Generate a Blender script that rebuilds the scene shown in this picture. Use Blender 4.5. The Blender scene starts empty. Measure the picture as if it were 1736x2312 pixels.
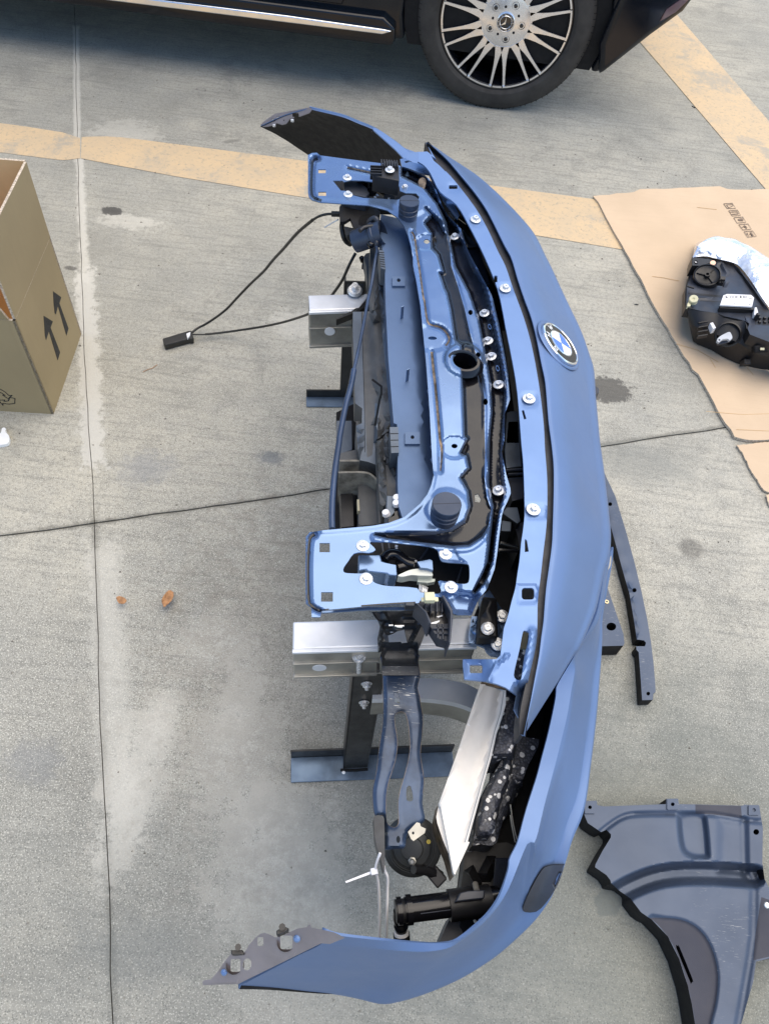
import bpy, bmesh, math, random
import numpy as np
from mathutils import Vector, Matrix
from mathutils.geometry import delaunay_2d_cdt
random.seed(7)
sc = bpy.context.scene
COL = sc.collection
# ---------------------------------------------------------------- camera
PITCH, ROLL, FPX, CH, IW, IH = math.radians(55), math.radians(7.4), 1737.0, 1.6, 1736, 2312
Fv = np.array([0, math.cos(PITCH), -math.sin(PITCH)])
_r0 = np.array([1.0, 0, 0]); _u0 = np.array([0, math.sin(PITCH), math.cos(PITCH)])
Rv = math.cos(ROLL)*_r0 + math.sin(ROLL)*_u0
Uv = -math.sin(ROLL)*_r0 + math.cos(ROLL)*_u0
cd = bpy.data.cameras.new('camera'); cam = bpy.data.objects.new('camera', cd); COL.objects.link(cam)
cam.matrix_world = Matrix(((Rv[0], Uv[0], -Fv[0], 0), (Rv[1], Uv[1], -Fv[1], 0), (Rv[2], Uv[2], -Fv[2], CH), (0, 0, 0, 1)))
cd.sensor_fit = 'VERTICAL'; cd.sensor_height = 36; cd.sensor_width = 27; cd.lens = 36*FPX/IH
cd.clip_start = 0.02; cd.clip_end = 400
sc.camera = cam
# ---------------------------------------------------------------- light
SUN_EL, SUN_DIR = math.radians(72), math.radians(66)      # azimuth of the sun measured from +Y towards +X
wd = bpy.data.worlds.new('World'); sc.world = wd; wd.use_nodes = True
nt = wd.node_tree; bg = nt.nodes['Background']
sky = nt.nodes.new('ShaderNodeTexSky'); sky.sky_type = 'NISHITA'; sky.sun_disc = False
sky.sun_elevation = SUN_EL; sky.sun_rotation = SUN_DIR
sky.air_density = 1.0; sky.dust_density = 0.6; sky.ozone_density = 1.5
nt.links.new(sky.outputs[0], bg.inputs[0]); bg.inputs[1].default_value = 0.15
sd = bpy.data.lights.new('sun', 'SUN'); sd.energy = 2.3; sd.angle = math.radians(80); sd.color = (1, .85, .62)
sun = bpy.data.objects.new('sun', sd); COL.objects.link(sun)
sv = Vector((math.sin(SUN_DIR)*math.cos(SUN_EL), math.cos(SUN_DIR)*math.cos(SUN_EL), math.sin(SUN_EL)))
sun.rotation_euler = sv.to_track_quat('Z', 'Y').to_euler(); sun.location = sv*20
vs = sc.view_settings
vs.view_transform = 'Standard'; vs.look = 'None'; vs.exposure = 0.78; vs.gamma = 1; vs.use_curve_mapping = False
# ---------------------------------------------------------------- points
CR = dict(A=(0, 0, 868/1661), B=(868, 0, 868/1661), C=(560, 220, 600/1661), D=(660, 600, 500/1661), E=(960, 450, 500/1661),
          F=(660, 1050, 600/1661), G=(960, 950, 540/1661), H=(640, 1380, 500/1661), I=(1000, 1380, 500/1661), J=(760, 1750, 600/1661),
          K=(440, 1980, 560/1661), L=(1236, 1780, 500/1661), M=(1336, 400, 400/1180), N=(1500, 520, 236/1535), O=(0, 330, 400/1264),
          Q=(350, 450, 510/1661), S=(720, 400, 240/1661), T=(820, 1240, 280/1661), X=(700, 950, 260/1661), Y=(1300, 820, 200/567),
          Z=(1600, 440, 136/1661), W=(920, 0, 480/1661), V=(0, 0, 1.04515), P=(0, 0, 1.0))
def p(s):
    out = []; c = 'P'
    for t in s.split():
        if t[0].isalpha(): c = t[0]; t = t[1:]
        x, y = t.split(','); x0, y0, k = CR[c]
        out.append((x0+float(x)*k, y0+float(y)*k))
    return out
ZS = 1.0
def atv(P, z):
    P = np.asarray(P, float).reshape(-1, 2); z = np.broadcast_to(np.asarray(z, float), (len(P),))*ZS
    d = Fv + np.outer((P[:, 0]-IW/2)/FPX, Rv) + np.outer((IH/2-P[:, 1])/FPX, Uv)
    t = (z-CH)/d[:, 2]
    return np.array([0, 0, CH]) + d*t[:, None]
def at(s, z):
    return Vector(atv(p(s) if isinstance(s, str) else [s], z)[0])
def smooth(P, n=6, closed=False):
    P = np.asarray(P, float); N = len(P); out = []
    for i in range(N if closed else N-1):
        if closed: a, b, c, d = P[i-1], P[i], P[(i+1) % N], P[(i+2) % N]
        else: a, b, c, d = P[max(i-1, 0)], P[i], P[i+1], P[min(i+2, N-1)]
        for k in range(n):
            t = k/n
            out.append(.5*((2*b)+(-a+c)*t+(2*a-5*b+4*c-d)*t*t+(-a+3*b-3*c+d)*t**3))
    if not closed: out.append(P[-1])
    return np.array(out)
def S(s, n=4, closed=False): return smooth(p(s), n, closed)
def resamp(P, n):
    P = np.asarray(P, float); L = np.r_[0, np.cumsum(np.linalg.norm(np.diff(P[:, :3], axis=0), axis=1))]
    t = np.linspace(0, L[-1], n)
    return np.stack([np.interp(t, L, P[:, k]) for k in range(P.shape[1])], 1)
def row(s, z, n=60, k=5):
    """pixel polyline with heights -> n world points"""
    P = np.array(p(s) if isinstance(s, str) else s); z = np.asarray(z, float)
    if z.ndim == 0: z = np.full(len(P), z)
    elif len(z) != len(P):
        L = np.r_[0, np.cumsum(np.linalg.norm(np.diff(P, axis=0), axis=1))]; L /= L[-1]
        z = np.interp(L, np.linspace(0, 1, len(z)), z)
    Q = smooth(np.c_[P, z], k) if k > 1 else np.c_[P, z]
    Q = np.c_[Q[:, :2], Q[:, 2]]
    W_ = atv(Q[:, :2], Q[:, 2])
    return resamp(W_, n)
def ribbon(P, w):
    P = np.asarray(P, float); t = np.gradient(P, axis=0); t /= np.linalg.norm(t, axis=1)[:, None]+1e-9
    nn = np.c_[-t[:, 1], t[:, 0]]; w = np.broadcast_to(w, (len(P),))[:, None]
    return np.r_[P+nn*w/2, (P-nn*w/2)[::-1]]
def circ(s, rx, ry=None, ang=0, n=20):
    c = p(s)[0] if isinstance(s, str) else s; ry = ry or rx; a = math.radians(ang); out = []
    for i in range(n):
        t = 2*math.pi*i/n; x, y = rx*math.cos(t), ry*math.sin(t)
        out.append((c[0]+x*math.cos(a)-y*math.sin(a), c[1]+x*math.sin(a)+y*math.cos(a)))
    return np.array(out)
def rect(s, r=0):
    a, b = p(s); x0, y0, x1, y1 = a[0], a[1], b[0], b[1]
    if not r: return np.array([(x0, y0), (x1, y0), (x1, y1), (x0, y1)])
    out = []
    for cx, cy, a0 in ((x1-r, y0+r, -90), (x1-r, y1-r, 0), (x0+r, y1-r, 90), (x0+r, y0+r, 180)):
        for k in range(5):
            t = math.radians(a0+k*22.5); out.append((cx+r*math.cos(t), cy+r*math.sin(t)))
    return np.array(out)
def inside(P, poly):
    P = np.asarray(P); poly = np.asarray(poly); r = np.zeros(len(P), bool)
    x, y = P[:, 0], P[:, 1]; j = len(poly)-1
    for i in range(len(poly)):
        xi, yi = poly[i]; xj, yj = poly[j]
        if yi != yj:
            c = ((yi > y) != (yj > y)) & (x < (xj-xi)*(y-yi)/(yj-yi)+xi); r ^= c
        j = i
    return r
def dist(P, L, closed=False):
    P = np.asarray(P, float); L = np.asarray(L, float)
    A = L if closed else L[:-1]; B = np.roll(L, -1, 0) if closed else L[1:]
    out = np.full(len(P), 1e9)
    for a, b in zip(A, B):
        ab = b-a; t = np.clip(((P-a)@ab)/(ab@ab+1e-12), 0, 1)
        out = np.minimum(out, np.linalg.norm(P-a-t[:, None]*ab, axis=1))
    return out
def sstep(t): t = np.clip(t, 0, 1); return t*t*(3-2*t)
# ---------------------------------------------------------------- objects
WM = {}
def attach(o, parent):
    if parent is not None:
        o.parent = parent; o.matrix_parent_inverse = WM[parent.name].inverted()
    WM[o.name] = (Matrix(o.matrix_basis))
def tag(o, label=None, cat=None, group=None, kind=None):
    for k, v in (('label', label), ('category', cat), ('group', group), ('kind', kind)):
        if v: o[k] = v
    return o
def thing(name, loc, label, cat, group=None):
    o = bpy.data.objects.new(name, None); COL.objects.link(o); o.empty_display_size = .1
    o.location = loc; o.matrix_basis = Matrix.Translation(loc)
    WM[o.name] = Matrix.Translation(loc)
    return tag(o, label, cat, group)
def mesh(name, V, Fc, mats, parent=None, mi=None, sharp=30, smooth_=True, solid=None, off=-1, moff=0, bevel=None, merge=False):
    me = bpy.data.meshes.new(name)
    me.from_pydata([tuple(map(float, v)) for v in V], [], [tuple(map(int, f)) for f in Fc]); 
    if not isinstance(mats, (list, tuple)): mats = [mats]
    for m in mats: me.materials.append(m)
    if mi is not None: me.polygons.foreach_set('material_index', np.asarray(mi, np.int32))
    if smooth_:
        me.polygons.foreach_set('use_smooth', np.ones(len(me.polygons), bool))
        me.update()
        if sharp: me.set_sharp_from_angle(angle=math.radians(sharp))
        if solid:
            cnt = {}
            for p_ in me.polygons:
                for k_ in p_.edge_keys: cnt[k_] = cnt.get(k_, 0)+1
            for e_ in me.edges:
                if cnt.get(tuple(sorted(e_.vertices)), 0) == 1: e_.use_edge_sharp = True
    me.update()
    o = bpy.data.objects.new(name, me); COL.objects.link(o); attach(o, parent)
    if solid:
        s = o.modifiers.new('solid', 'SOLIDIFY'); s.thickness = solid; s.offset = off
        s.material_offset = moff; s.material_offset_rim = 0; s.use_even_offset = False
    if bevel:
        b = o.modifiers.new('bevel', 'BEVEL'); b.width = bevel; b.segments = 2; b.limit_method = 'ANGLE'; b.angle_limit = math.radians(40)
    return o
def sheet(name, out, z, mats, holes=(), feats=(), zones=(), grid=9, parent=None, t=None, skirt=None, sharp=30, smat=0, bevel=None, moff=0, cap=True):
    """plate whose outline (photo pixels) is raised to height z (number or function of pixels)"""
    out = np.asarray(out, float); holes = [np.asarray(h, float) for h in holes]
    loops = [out]+holes; zl = [np.asarray(q[0], float) for q in zones]
    pts = []; edges = []
    for L in loops+zl:
        n0 = len(pts); q = []
        for a, b in zip(L, np.roll(L, -1, 0)):
            m = max(1, int(np.linalg.norm(b-a)/(grid*1.3)))
            for k in range(m): q.append(a+(b-a)*k/m)
        pts += q; edges += [(n0+i, n0+(i+1) % len(q)) for i in range(len(q))]
    if grid < 900:
        x0, y0 = out.min(0); x1, y1 = out.max(0)
        gx, gy = np.meshgrid(np.arange(x0+grid*.5, x1, grid), np.arange(y0+grid*.5, y1, grid))
        gx = gx + (np.arange(gx.shape[0]) % 2)[:, None]*grid*.5
        G = np.c_[gx.ravel(), gy.ravel()]; G = G[inside(G, out)]
        if len(G):
            d = np.full(len(G), 1e9)
            for L in loops+zl: d = np.minimum(d, dist(G, L, True))
            G = G[d > grid*.35]
            pts += list(G)
    r = delaunay_2d_cdt([Vector(q) for q in pts], edges, [], 0, 1e-4, False)
    V2 = np.array([tuple(v) for v in r[0]]); T = np.array([f for f in r[2] if len(f) == 3])
    cen = V2[T].mean(1); ok = inside(cen, out)
    for h in holes: ok &= ~inside(cen, h)
    a = V2[T[:, 1]]-V2[T[:, 0]]; b = V2[T[:, 2]]-V2[T[:, 0]]
    ar = a[:, 0]*b[:, 1]-a[:, 1]*b[:, 0]
    ok &= np.abs(ar) > 1e-5
    T = T[ok]; cen = cen[ok]; ar = ar[ok]
    T[ar > 0] = T[ar > 0][:, ::-1]            # image y points down
    used, inv = np.unique(T, return_inverse=True); V2 = V2[used]; T = inv.reshape(-1, 3)
    def hz(P):
        zz = z(P) if callable(z) else np.full(len(P), float(z))
        for f in feats:
            L = np.asarray(f[1], float)
            if f[0] == 'line': zz = zz+f[2]*(1-sstep((dist(P, L)-f[3])/max(f[4]-f[3], 1e-6)))
            else:
                s = dist(P, L, True)*np.where(inside(P, L), 1, -1); w = f[3]
                zz = zz+f[2]*sstep(s/w+.5)
        return zz
    zz = hz(V2); V = atv(V2, zz); mi = np.zeros(len(T), int)
    for q, m in zones: mi[inside(cen, q)] = m
    Fc = [tuple(t_) for t_ in T]; mi = list(mi)
    tz = zz-t if t else None
    if skirt is not None or t:
        ed = {}
        for t_ in Fc:
            for i in range(3):
                e = (t_[i], t_[(i+1) % 3]); ed[e] = 1
        bd = [e for e in ed if (e[1], e[0]) not in ed]
        n0 = len(V); Vb = V.copy(); Vb[:, 2] = V[:, 2]-t if t else (skirt if not callable(skirt) else skirt(V2))*ZS; V = np.r_[V, Vb]
        for a_, b_ in bd: Fc.append((b_, a_, a_+n0, b_+n0)); mi.append(smat)
        if cap:
            for t_ in T: Fc.append((t_[2]+n0, t_[1]+n0, t_[0]+n0)); mi.append(smat)
    return mesh(name, V, Fc, mats, parent, mi, sharp, bevel=bevel)
def loft(name, rows, mats, parent=None, m=4, linear=(), solid=.003, flip=False, sharp=30, mi=None, moff=0, closed=False):
    R_ = [np.asarray(r) for r in rows]; n = len(R_[0]); outr = []; seg = []
    for i in range(len(R_)-1):
        a, b, c, d = R_[max(i-1, 0)], R_[i], R_[i+1], R_[min(i+2, len(R_)-1)]
        for k in range(m):
            t = k/m
            outr.append(b+(c-b)*t if i in linear else .5*((2*b)+(-a+c)*t+(2*a-5*b+4*c-d)*t*t+(-a+3*b-3*c+d)*t**3)); seg.append(i)
    outr.append(R_[-1]); V = np.concatenate(outr); Fc = []; M = []
    for j in range(len(outr)-1):
        for i in range(n-1):
            q = (j*n+i, j*n+i+1, (j+1)*n+i+1, (j+1)*n+i)
            Fc.append(q[::-1] if flip else q); M.append(mi[seg[j]] if mi else 0)
    return mesh(name, V, Fc, mats, parent, M, sharp, solid=solid, moff=moff)
def tube(name, P, r, mat, parent=None, n=10, k=4, cap=True, closed=False):
    P = np.array([tuple(q) for q in P], float); r = np.broadcast_to(np.asarray(r, float), (len(P),))
    if k > 1: Q = smooth(np.c_[P, r], k); P, r = Q[:, :3], Q[:, 3]
    T = np.gradient(P, axis=0); T /= np.linalg.norm(T, axis=1)[:, None]+1e-12
    up = np.array([0, 0, 1.0]) if abs(T[0][2]) < .9 else np.array([1.0, 0, 0])
    A = np.cross(T[0], up); A /= np.linalg.norm(A); V = []; Fc = []
    for i in range(len(P)):
        A = A-T[i]*(A@T[i]); A /= np.linalg.norm(A)+1e-12; B = np.cross(T[i], A)
        for j in range(n):
            t = 2*math.pi*j/n; V.append(P[i]+r[i]*(math.cos(t)*A+math.sin(t)*B))
    for i in range(len(P)-1):
        for j in range(n): Fc.append((i*n+j, i*n+(j+1) % n, (i+1)*n+(j+1) % n, (i+1)*n+j))
    if cap: Fc.append(tuple(range(n))[::-1]); Fc.append(tuple((len(P)-1)*n+j for j in range(n)))
    return mesh(name, V, Fc, mat, parent, sharp=50)
def tpx(s, zs):
    P = p(s); zs = np.interp(np.linspace(0, 1, len(P)), np.linspace(0, 1, len(np.atleast_1d(zs))), np.atleast_1d(zs)) if len(np.atleast_1d(zs)) != len(P) else zs
    return atv(P, zs)
def frame(o, n, x=None):
    n = Vector(n).normalized(); x = Vector(x) if x is not None else (Vector((1, 0, 0)) if abs(n.x) < .9 else Vector((0, 1, 0)))
    x = (x-n*x.dot(n)).normalized(); y = n.cross(x)
    return Matrix(((x.x, y.x, n.x, o[0]), (x.y, y.y, n.y, o[1]), (x.z, y.z, n.z, o[2]), (0, 0, 0, 1)))
def lathe(name, prof, M, mats, parent=None, n=32, mi=None, sharp=30, data=None):
    """prof: (radius, height) list about local z; M: frame"""
    V = []; Fc = []; I_ = []
    for r, h in prof:
        for j in range(n): t = 2*math.pi*j/n; V.append((r*math.cos(t), r*math.sin(t), h))
    for i in range(len(prof)-1):
        for j in range(n): Fc.append((i*n+j, i*n+(j+1) % n, (i+1)*n+(j+1) % n, (i+1)*n+j)); I_.append(mi[i] if mi else 0)
    V = [M @ Vector(v) for v in V]
    return mesh(name, V, Fc, mats, parent, I_, sharp)
def boxm(name, M, size, mats, parent=None, bevel=.001):
    x, y, z = [q/2 for q in size]
    V = [M @ Vector(v) for v in ((-x, -y, -z), (x, -y, -z), (x, y, -z), (-x, y, -z), (-x, -y, z), (x, -y, z), (x, y, z), (-x, y, z))]
    Fc = [(3, 2, 1, 0), (4, 5, 6, 7), (0, 1, 5, 4), (1, 2, 6, 5), (2, 3, 7, 6), (3, 0, 4, 7)]
    return mesh(name, V, Fc, mats, parent, smooth_=False, bevel=bevel)
def bar(name, a, b, w, h, mat, parent=None, up=(0, 0, 1), bevel=.001):
    a = Vector(a); b = Vector(b); d = (b-a)
    x = d.normalized(); y = Vector(up).cross(x).normalized(); z = x.cross(y); c = (a+b)/2
    M = Matrix(((x.x, y.x, z.x, c.x), (x.y, y.y, z.y, c.y), (x.z, y.z, z.z, c.z), (0, 0, 0, 1)))
    return boxm(name, M, (d.length, w, h), mat, parent, bevel)
def prismw(name, P2, M, h0, h1, mats, parent=None, bevel=None, mi=None, sharp=30):
    """polygon in the local plane of frame M, from h0 to h1"""
    n = len(P2); V = [M @ Vector((x, y, h1)) for x, y in P2]+[M @ Vector((x, y, h0)) for x, y in P2]
    ar = sum(P2[i][0]*P2[(i+1) % n][1]-P2[(i+1) % n][0]*P2[i][1] for i in range(n))
    top = tuple(range(n)); Fc = [top, tuple(range(2*n-1, n-1, -1))]+[((i+1) % n, i, i+n, (i+1) % n+n) for i in range(n)]
    if ar < 0: Fc = [f[::-1] for f in Fc]
    return mesh(name, V, Fc, mats, parent, mi, sharp, bevel=bevel)
# ---------------------------------------------------------------- materials
class NB:
    def __init__(s, name):
        s.m = bpy.data.materials.new(name); s.m.use_nodes = True; s.t = s.m.node_tree; s.N = s.t.nodes
        s.b = s.N['Principled BSDF']; s.co = s.N.new('ShaderNodeTexCoord').outputs['Object']
    def l(s, a, b): s.t.links.new(a, b)
    def noise(s, scale, detail=4, rough=.6, vec=None, dist=0, sc3=None):
        n = s.N.new('ShaderNodeTexNoise'); n.inputs['Scale'].default_value = scale; n.inputs['Detail'].default_value = detail
        n.inputs['Roughness'].default_value = rough; n.inputs['Distortion'].default_value = dist
        v = vec or s.co
        if sc3:
            mp = s.N.new('ShaderNodeMapping'); s.l(v, mp.inputs[0]); mp.inputs['Rotation'].default_value = sc3[1]; mp.inputs['Scale'].default_value = sc3[0]; v = mp.outputs[0]
        s.l(v, n.inputs['Vector']); return n.outputs[0]
    def vor(s, scale, feat='F1', rnd=1, out=0):
        n = s.N.new('ShaderNodeTexVoronoi'); n.feature = feat; n.inputs['Scale'].default_value = scale; n.inputs['Randomness'].default_value = rnd
        s.l(s.co, n.inputs['Vector']); return n.outputs[out]
    def ramp(s, v, a, b, lo=0., hi=1.):
        n = s.N.new('ShaderNodeMapRange'); n.interpolation_type = 'SMOOTHSTEP'; s.l(v, n.inputs[0])
        for i, q in enumerate((a, b, lo, hi)): n.inputs[i+1].default_value = q
        return n.outputs[0]
    def math(s, op, a, b=None):
        n = s.N.new('ShaderNodeMath'); n.operation = op
        for i, q in enumerate((a, b)):
            if q is None: continue
            if isinstance(q, (int, float)): n.inputs[i].default_value = q
            else: s.l(q, n.inputs[i])
        return n.outputs[0]
    def mix(s, f, a, b, mode='MIX'):
        n = s.N.new('ShaderNodeMix'); n.data_type = 'RGBA'; n.blend_type = mode
        if isinstance(f, (int, float)): n.inputs[0].default_value = f
        else: s.l(f, n.inputs[0])
        for i, q in ((6, a), (7, b)):
            if isinstance(q, tuple): n.inputs[i].default_value = (*q, 1)
            else: s.l(q, n.inputs[i])
        return n.outputs[2]
    def dpt(s, pt, sx=1, sy=1, rot=0, vec=None):
        mp = s.N.new('ShaderNodeMapping'); mp.vector_type = 'TEXTURE'; mp.inputs['Location'].default_value = (pt[0], pt[1], 0); mp.inputs['Scale'].default_value = (sx, sy, 1e3)
        mp.inputs['Rotation'].default_value = (0, 0, rot); s.l(vec or s.co, mp.inputs[0])
        n = s.N.new('ShaderNodeVectorMath'); n.operation = 'LENGTH'; s.l(mp.outputs[0], n.inputs[0]); return n.outputs['Value']
    def bump(s, h, strength=.2, d=.002, prev=None):
        n = s.N.new('ShaderNodeBump'); n.inputs['Strength'].default_value = strength; n.inputs['Distance'].default_value = d; s.l(h, n.inputs['Height'])
        if prev: s.l(prev, n.inputs['Normal'])
        return n.outputs[0]
    def done(s, col=None, rough=None, nrm=None, metal=0, spec=.5, coat=0):
        b = s.b
        if col is not None:
            if isinstance(col, tuple): b.inputs['Base Color'].default_value = (*col, 1)
            else: s.l(col, b.inputs['Base Color'])
        if rough is not None:
            if isinstance(rough, (int, float)): b.inputs['Roughness'].default_value = rough
            else: s.l(rough, b.inputs['Roughness'])
        if nrm: s.l(nrm, b.inputs['Normal'])
        b.inputs['Metallic'].default_value = metal; b.inputs['Specular IOR Level'].default_value = spec; b.inputs['Coat Weight'].default_value = coat
        b.inputs['Coat Roughness'].default_value = .05
        return s.m
def mat(name, col, rough=.5, metal=0, spec=.5, coat=0, var=.15, vs_=14, dirt=None, dirtcol=(.25, .22, .17), bump=0, bs=300, col2=None, scratch=0):
    b = NB(name); n = b.noise(vs_, 5); c2 = col2 or tuple(max(0, q*(1-var*2)) for q in col)
    c = b.mix(b.ramp(n, .35, .7), col, c2)
    r = b.ramp(b.noise(vs_*2.3, 5), .3, .7, max(rough-.07, .02), rough+.07)
    if dirt:
        dm = b.ramp(b.noise(38, 8, .75), 1-dirt, 1-dirt+.22); c = b.mix(dm, c, dirtcol); r = b.math('MAXIMUM', r, b.math('MULTIPLY', dm, .75))
    if scratch:
        q = b.ramp(b.noise(60, 3, .5, sc3=((1, 14, 3), (0, 0, .5)), dist=.6), .64, .68); q2 = b.ramp(b.noise(9, 3), .5, .62)
        c = b.mix(b.math('MULTIPLY', b.math('MULTIPLY', q, q2), scratch), c, (.55, .56, .55))
    nr = b.bump(b.noise(bs, 3), bump, .001) if bump else None
    return b.done(c, r, nr, metal, spec, coat)
M_primer_sky = mat('satin_primer_sky_tint', (.13, .205, .375), .48, .52, .5, 0, .05, 3)  # grey primer; the blue of the reflected sky is put into its colour
M_flange_sky = mat('satin_flange_sky_tint', (.165, .265, .48), .42, .5, .5, 0, .04, 5)  # flange primer, likewise coloured with the reflected sky's blue
M_gloss = mat('glossy_black_steel_sky_tint', (.165, .255, .43), .22, .65, .5, .1, .10, 5)  # black steel whose blue sky reflection is put into the base colour
M_panel = mat('satin_panel', (.10, .16, .28), .45, .5, .5, 0, .08, 6)
M_pad = mat('satin_panel_pad', (.115, .175, .29), .48, .45, .5, 0, .08, 6)
M_stop = mat('rubber_stop_blue_black', (.035, .05, .085), .35, .3, .5, 0, .1, 9)
M_black = mat('gloss_black', (.006, .006, .008), .2, 0, .35, .25, .1, 9)
M_edge = mat('cut_steel_edge', (.24, .18, .12), .4, .6, .5, 0, .4, 60)
M_bplast = mat('black_plastic', (.012, .012, .014), .45, 0, .5, 0, .2, 20, bump=.08)
M_bplast2 = mat('grey_black_plastic', (.035, .042, .06), .42, .1, .5, 0, .2, 12)
M_dirty = mat('dusty_plastic', (.085, .09, .095), .5, .12, .5, 0, .25, 9, dirt=.42, dirtcol=(.16, .14, .11))
M_dirtyb = mat('dusty_blue_plastic', (.11, .135, .17), .42, .4, .5, 0, .2, 9, dirt=.40, dirtcol=(.15, .14, .13))
M_seal = mat('seal_rubber', (.028, .029, .036), .5, 0, .5, 0, .25, 30)
M_plate = mat('grey_brown_primer', (.26, .235, .245), .5, .15, .5, 0, .08, 20)
M_alu = mat('milled_aluminium', (.78, .80, .83), .38, .25, .5, 0, .06, 12, scratch=.3)
M_alu2 = mat('warm_aluminium', (.80, .75, .67), .5, .05, .5, 0, .08, 9, scratch=.2, dirt=.2, dirtcol=(.55, .42, .28))
M_alud = mat('dull_aluminium', (.42, .41, .37), .42, .7, .5, 0, .2, 10, dirt=.3, dirtcol=(.2, .18, .14))
M_steel = mat('dark_steel', (.045, .045, .045), .42, .5, .5, 0, .2, 14, dirt=.25, dirtcol=(.10, .085, .05))
M_foot = mat('blue_steel_angle', (.13, .19, .28), .4, .6, .5, 0, .3, 10, dirt=.34, dirtcol=(.14, .12, .05))
M_brk = mat('scratched_blue_bracket', (.05, .078, .135), .36, .45, .5, .1, .3, 16, dirt=.36, dirtcol=(.14, .15, .15), scratch=.9)
M_brkd = mat('dusty_dark_bracket', (.035, .04, .048), .42, .4, .5, .1, .3, 20, dirt=.36, dirtcol=(.11, .10, .08), scratch=.5)
M_zinc = mat('zinc', (.86, .87, .88), .3, .5, .5, 0, .2, 200)
M_white = mat('white_plastic', (.78, .78, .80), .4, 0, .5, 0, .03, 20)
M_cream = mat('cream_plastic', (.66, .63, .42), .4, 0, .5, 0, .1, 40)
M_hose = mat('blue_rubber_hose', (.05, .08, .15), .33, .3, .5, 0, .2, 8)
M_cable = mat('black_cable', (.022, .021, .018), .5, 0, .5, 0, .2, 30)
M_void = mat('deep_black_plastic', (.006, .006, .007), .7, 0, .3, 0, .1, 20)
M_liner = mat('liner_plastic', (.058, .08, .125), .42, .38, .5, 0, .1, 4, scratch=.25)
M_linerd = mat('liner_plastic_textured', (.035, .038, .055), .65, .05, .5, 0, .08, 4, bump=.3, bs=900)
M_carp = mat('car_paint_black', (.004, .006, .010), .12, 0, .3, .25, .1, 3)
M_tyre = mat('tyre_rubber', (.048, .044, .040), .75, 0, .4, 0, .2, 12, bump=.1, dirt=.3, dirtcol=(.11, .10, .085))
M_alloy = mat('machined_alloy', (.82, .83, .86), .22, .9, .5, 0, .05, 20)
M_alloyd = mat('black_alloy', (.008, .009, .013), .15, 0, .5, .7, .1, 9)
M_chrome = mat('chrome_strip', (.85, .87, .9), .16, 1, .5, 0, .03, 9)
M_disc = mat('brake_steel', (.16, .15, .15), .4, .7, .5, 0, .2, 20)
M_paper = mat('white_paper', (.85, .87, .88), .7, 0, .3, 0, .03, 20)
M_print = mat('black_print', (.03, .03, .03), .6, 0, .3, 0, .2, 60)
M_printb = mat('brown_print', (.26, .19, .14), .7, 0, .3, 0, .2, 60)
M_bblue = mat('roundel_blue', (.02, .16, .85), .2, 0, .5, 1, .02, 9)
M_bwhite = mat('roundel_white', (.9, .92, .93), .2, 0, .5, 1, .02, 9)
M_leaf = mat('dry_leaf', (.50, .26, .12), .7, 0, .3, 0, .25, 90)
M_copper = mat('copper_sticker', (.75, .50, .38), .3, .3, .5, 0, .1, 90)
def mk_foam():
    b = NB('foam_with_white_flecks'); v = b.vor(80); w = b.noise(80, 3)
    v = b.math('ADD', v, b.math('MULTIPLY', w, .25)); f = b.math('MULTIPLY', b.ramp(v, .40, .43, 1, 0), b.ramp(b.noise(22, 3), .44, .50))
    v2 = b.vor(260); base = b.mix(b.ramp(v2, .1, .6), (.085, .095, .125), (.035, .04, .055))
    c = b.mix(f, base, (.72, .73, .74)); return b.done(c, .42, b.bump(v2, .3, .002), .15)
M_foam = mk_foam()
def mk_card(name, c1, c2):
    b = NB(name); n = b.noise(3, 6); c = b.mix(b.ramp(n, .3, .7), c1, c2)
    fl = b.noise(6, 4, .6, sc3=((1, 60, 1), (0, 0, .15))); c = b.mix(b.ramp(fl, .5, .75, 0, .5), c, tuple(q*.8 for q in c1))
    sp = b.ramp(b.noise(180, 3), .68, .75, 0, .3); c = b.mix(sp, c, (.3, .2, .12))
    return b.done(c, .75, b.bump(b.noise(120, 4), .12, .001), 0, .25)
M_card = mk_card('cardboard_sheet', (.64, .495, .345), (.56, .43, .295))
M_box = mk_card('cardboard_outer', (.345, .275, .16), (.30, .24, .14))
M_boxi = mk_card('cardboard_inner', (.62, .42, .22), (.54, .36, .18))
M_flute = mat('cardboard_torn_edge', (.68, .58, .46), .8, 0, .2, 0, .3, 260)
def mk_lens():
    b = NB('clear_lens'); n = b.noise(14, 5, .6, dist=1.5)
    c = b.mix(b.ramp(n, .4, .62), (.88, .91, .95), (.55, .63, .78)); c = b.mix(b.ramp(b.noise(30, 3), .70, .78), c, (.15, .18, .28))
    return b.done(c, .1, b.bump(b.noise(25, 4), .5, .01), .35, .8, 1)
M_lens = mk_lens()
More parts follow.
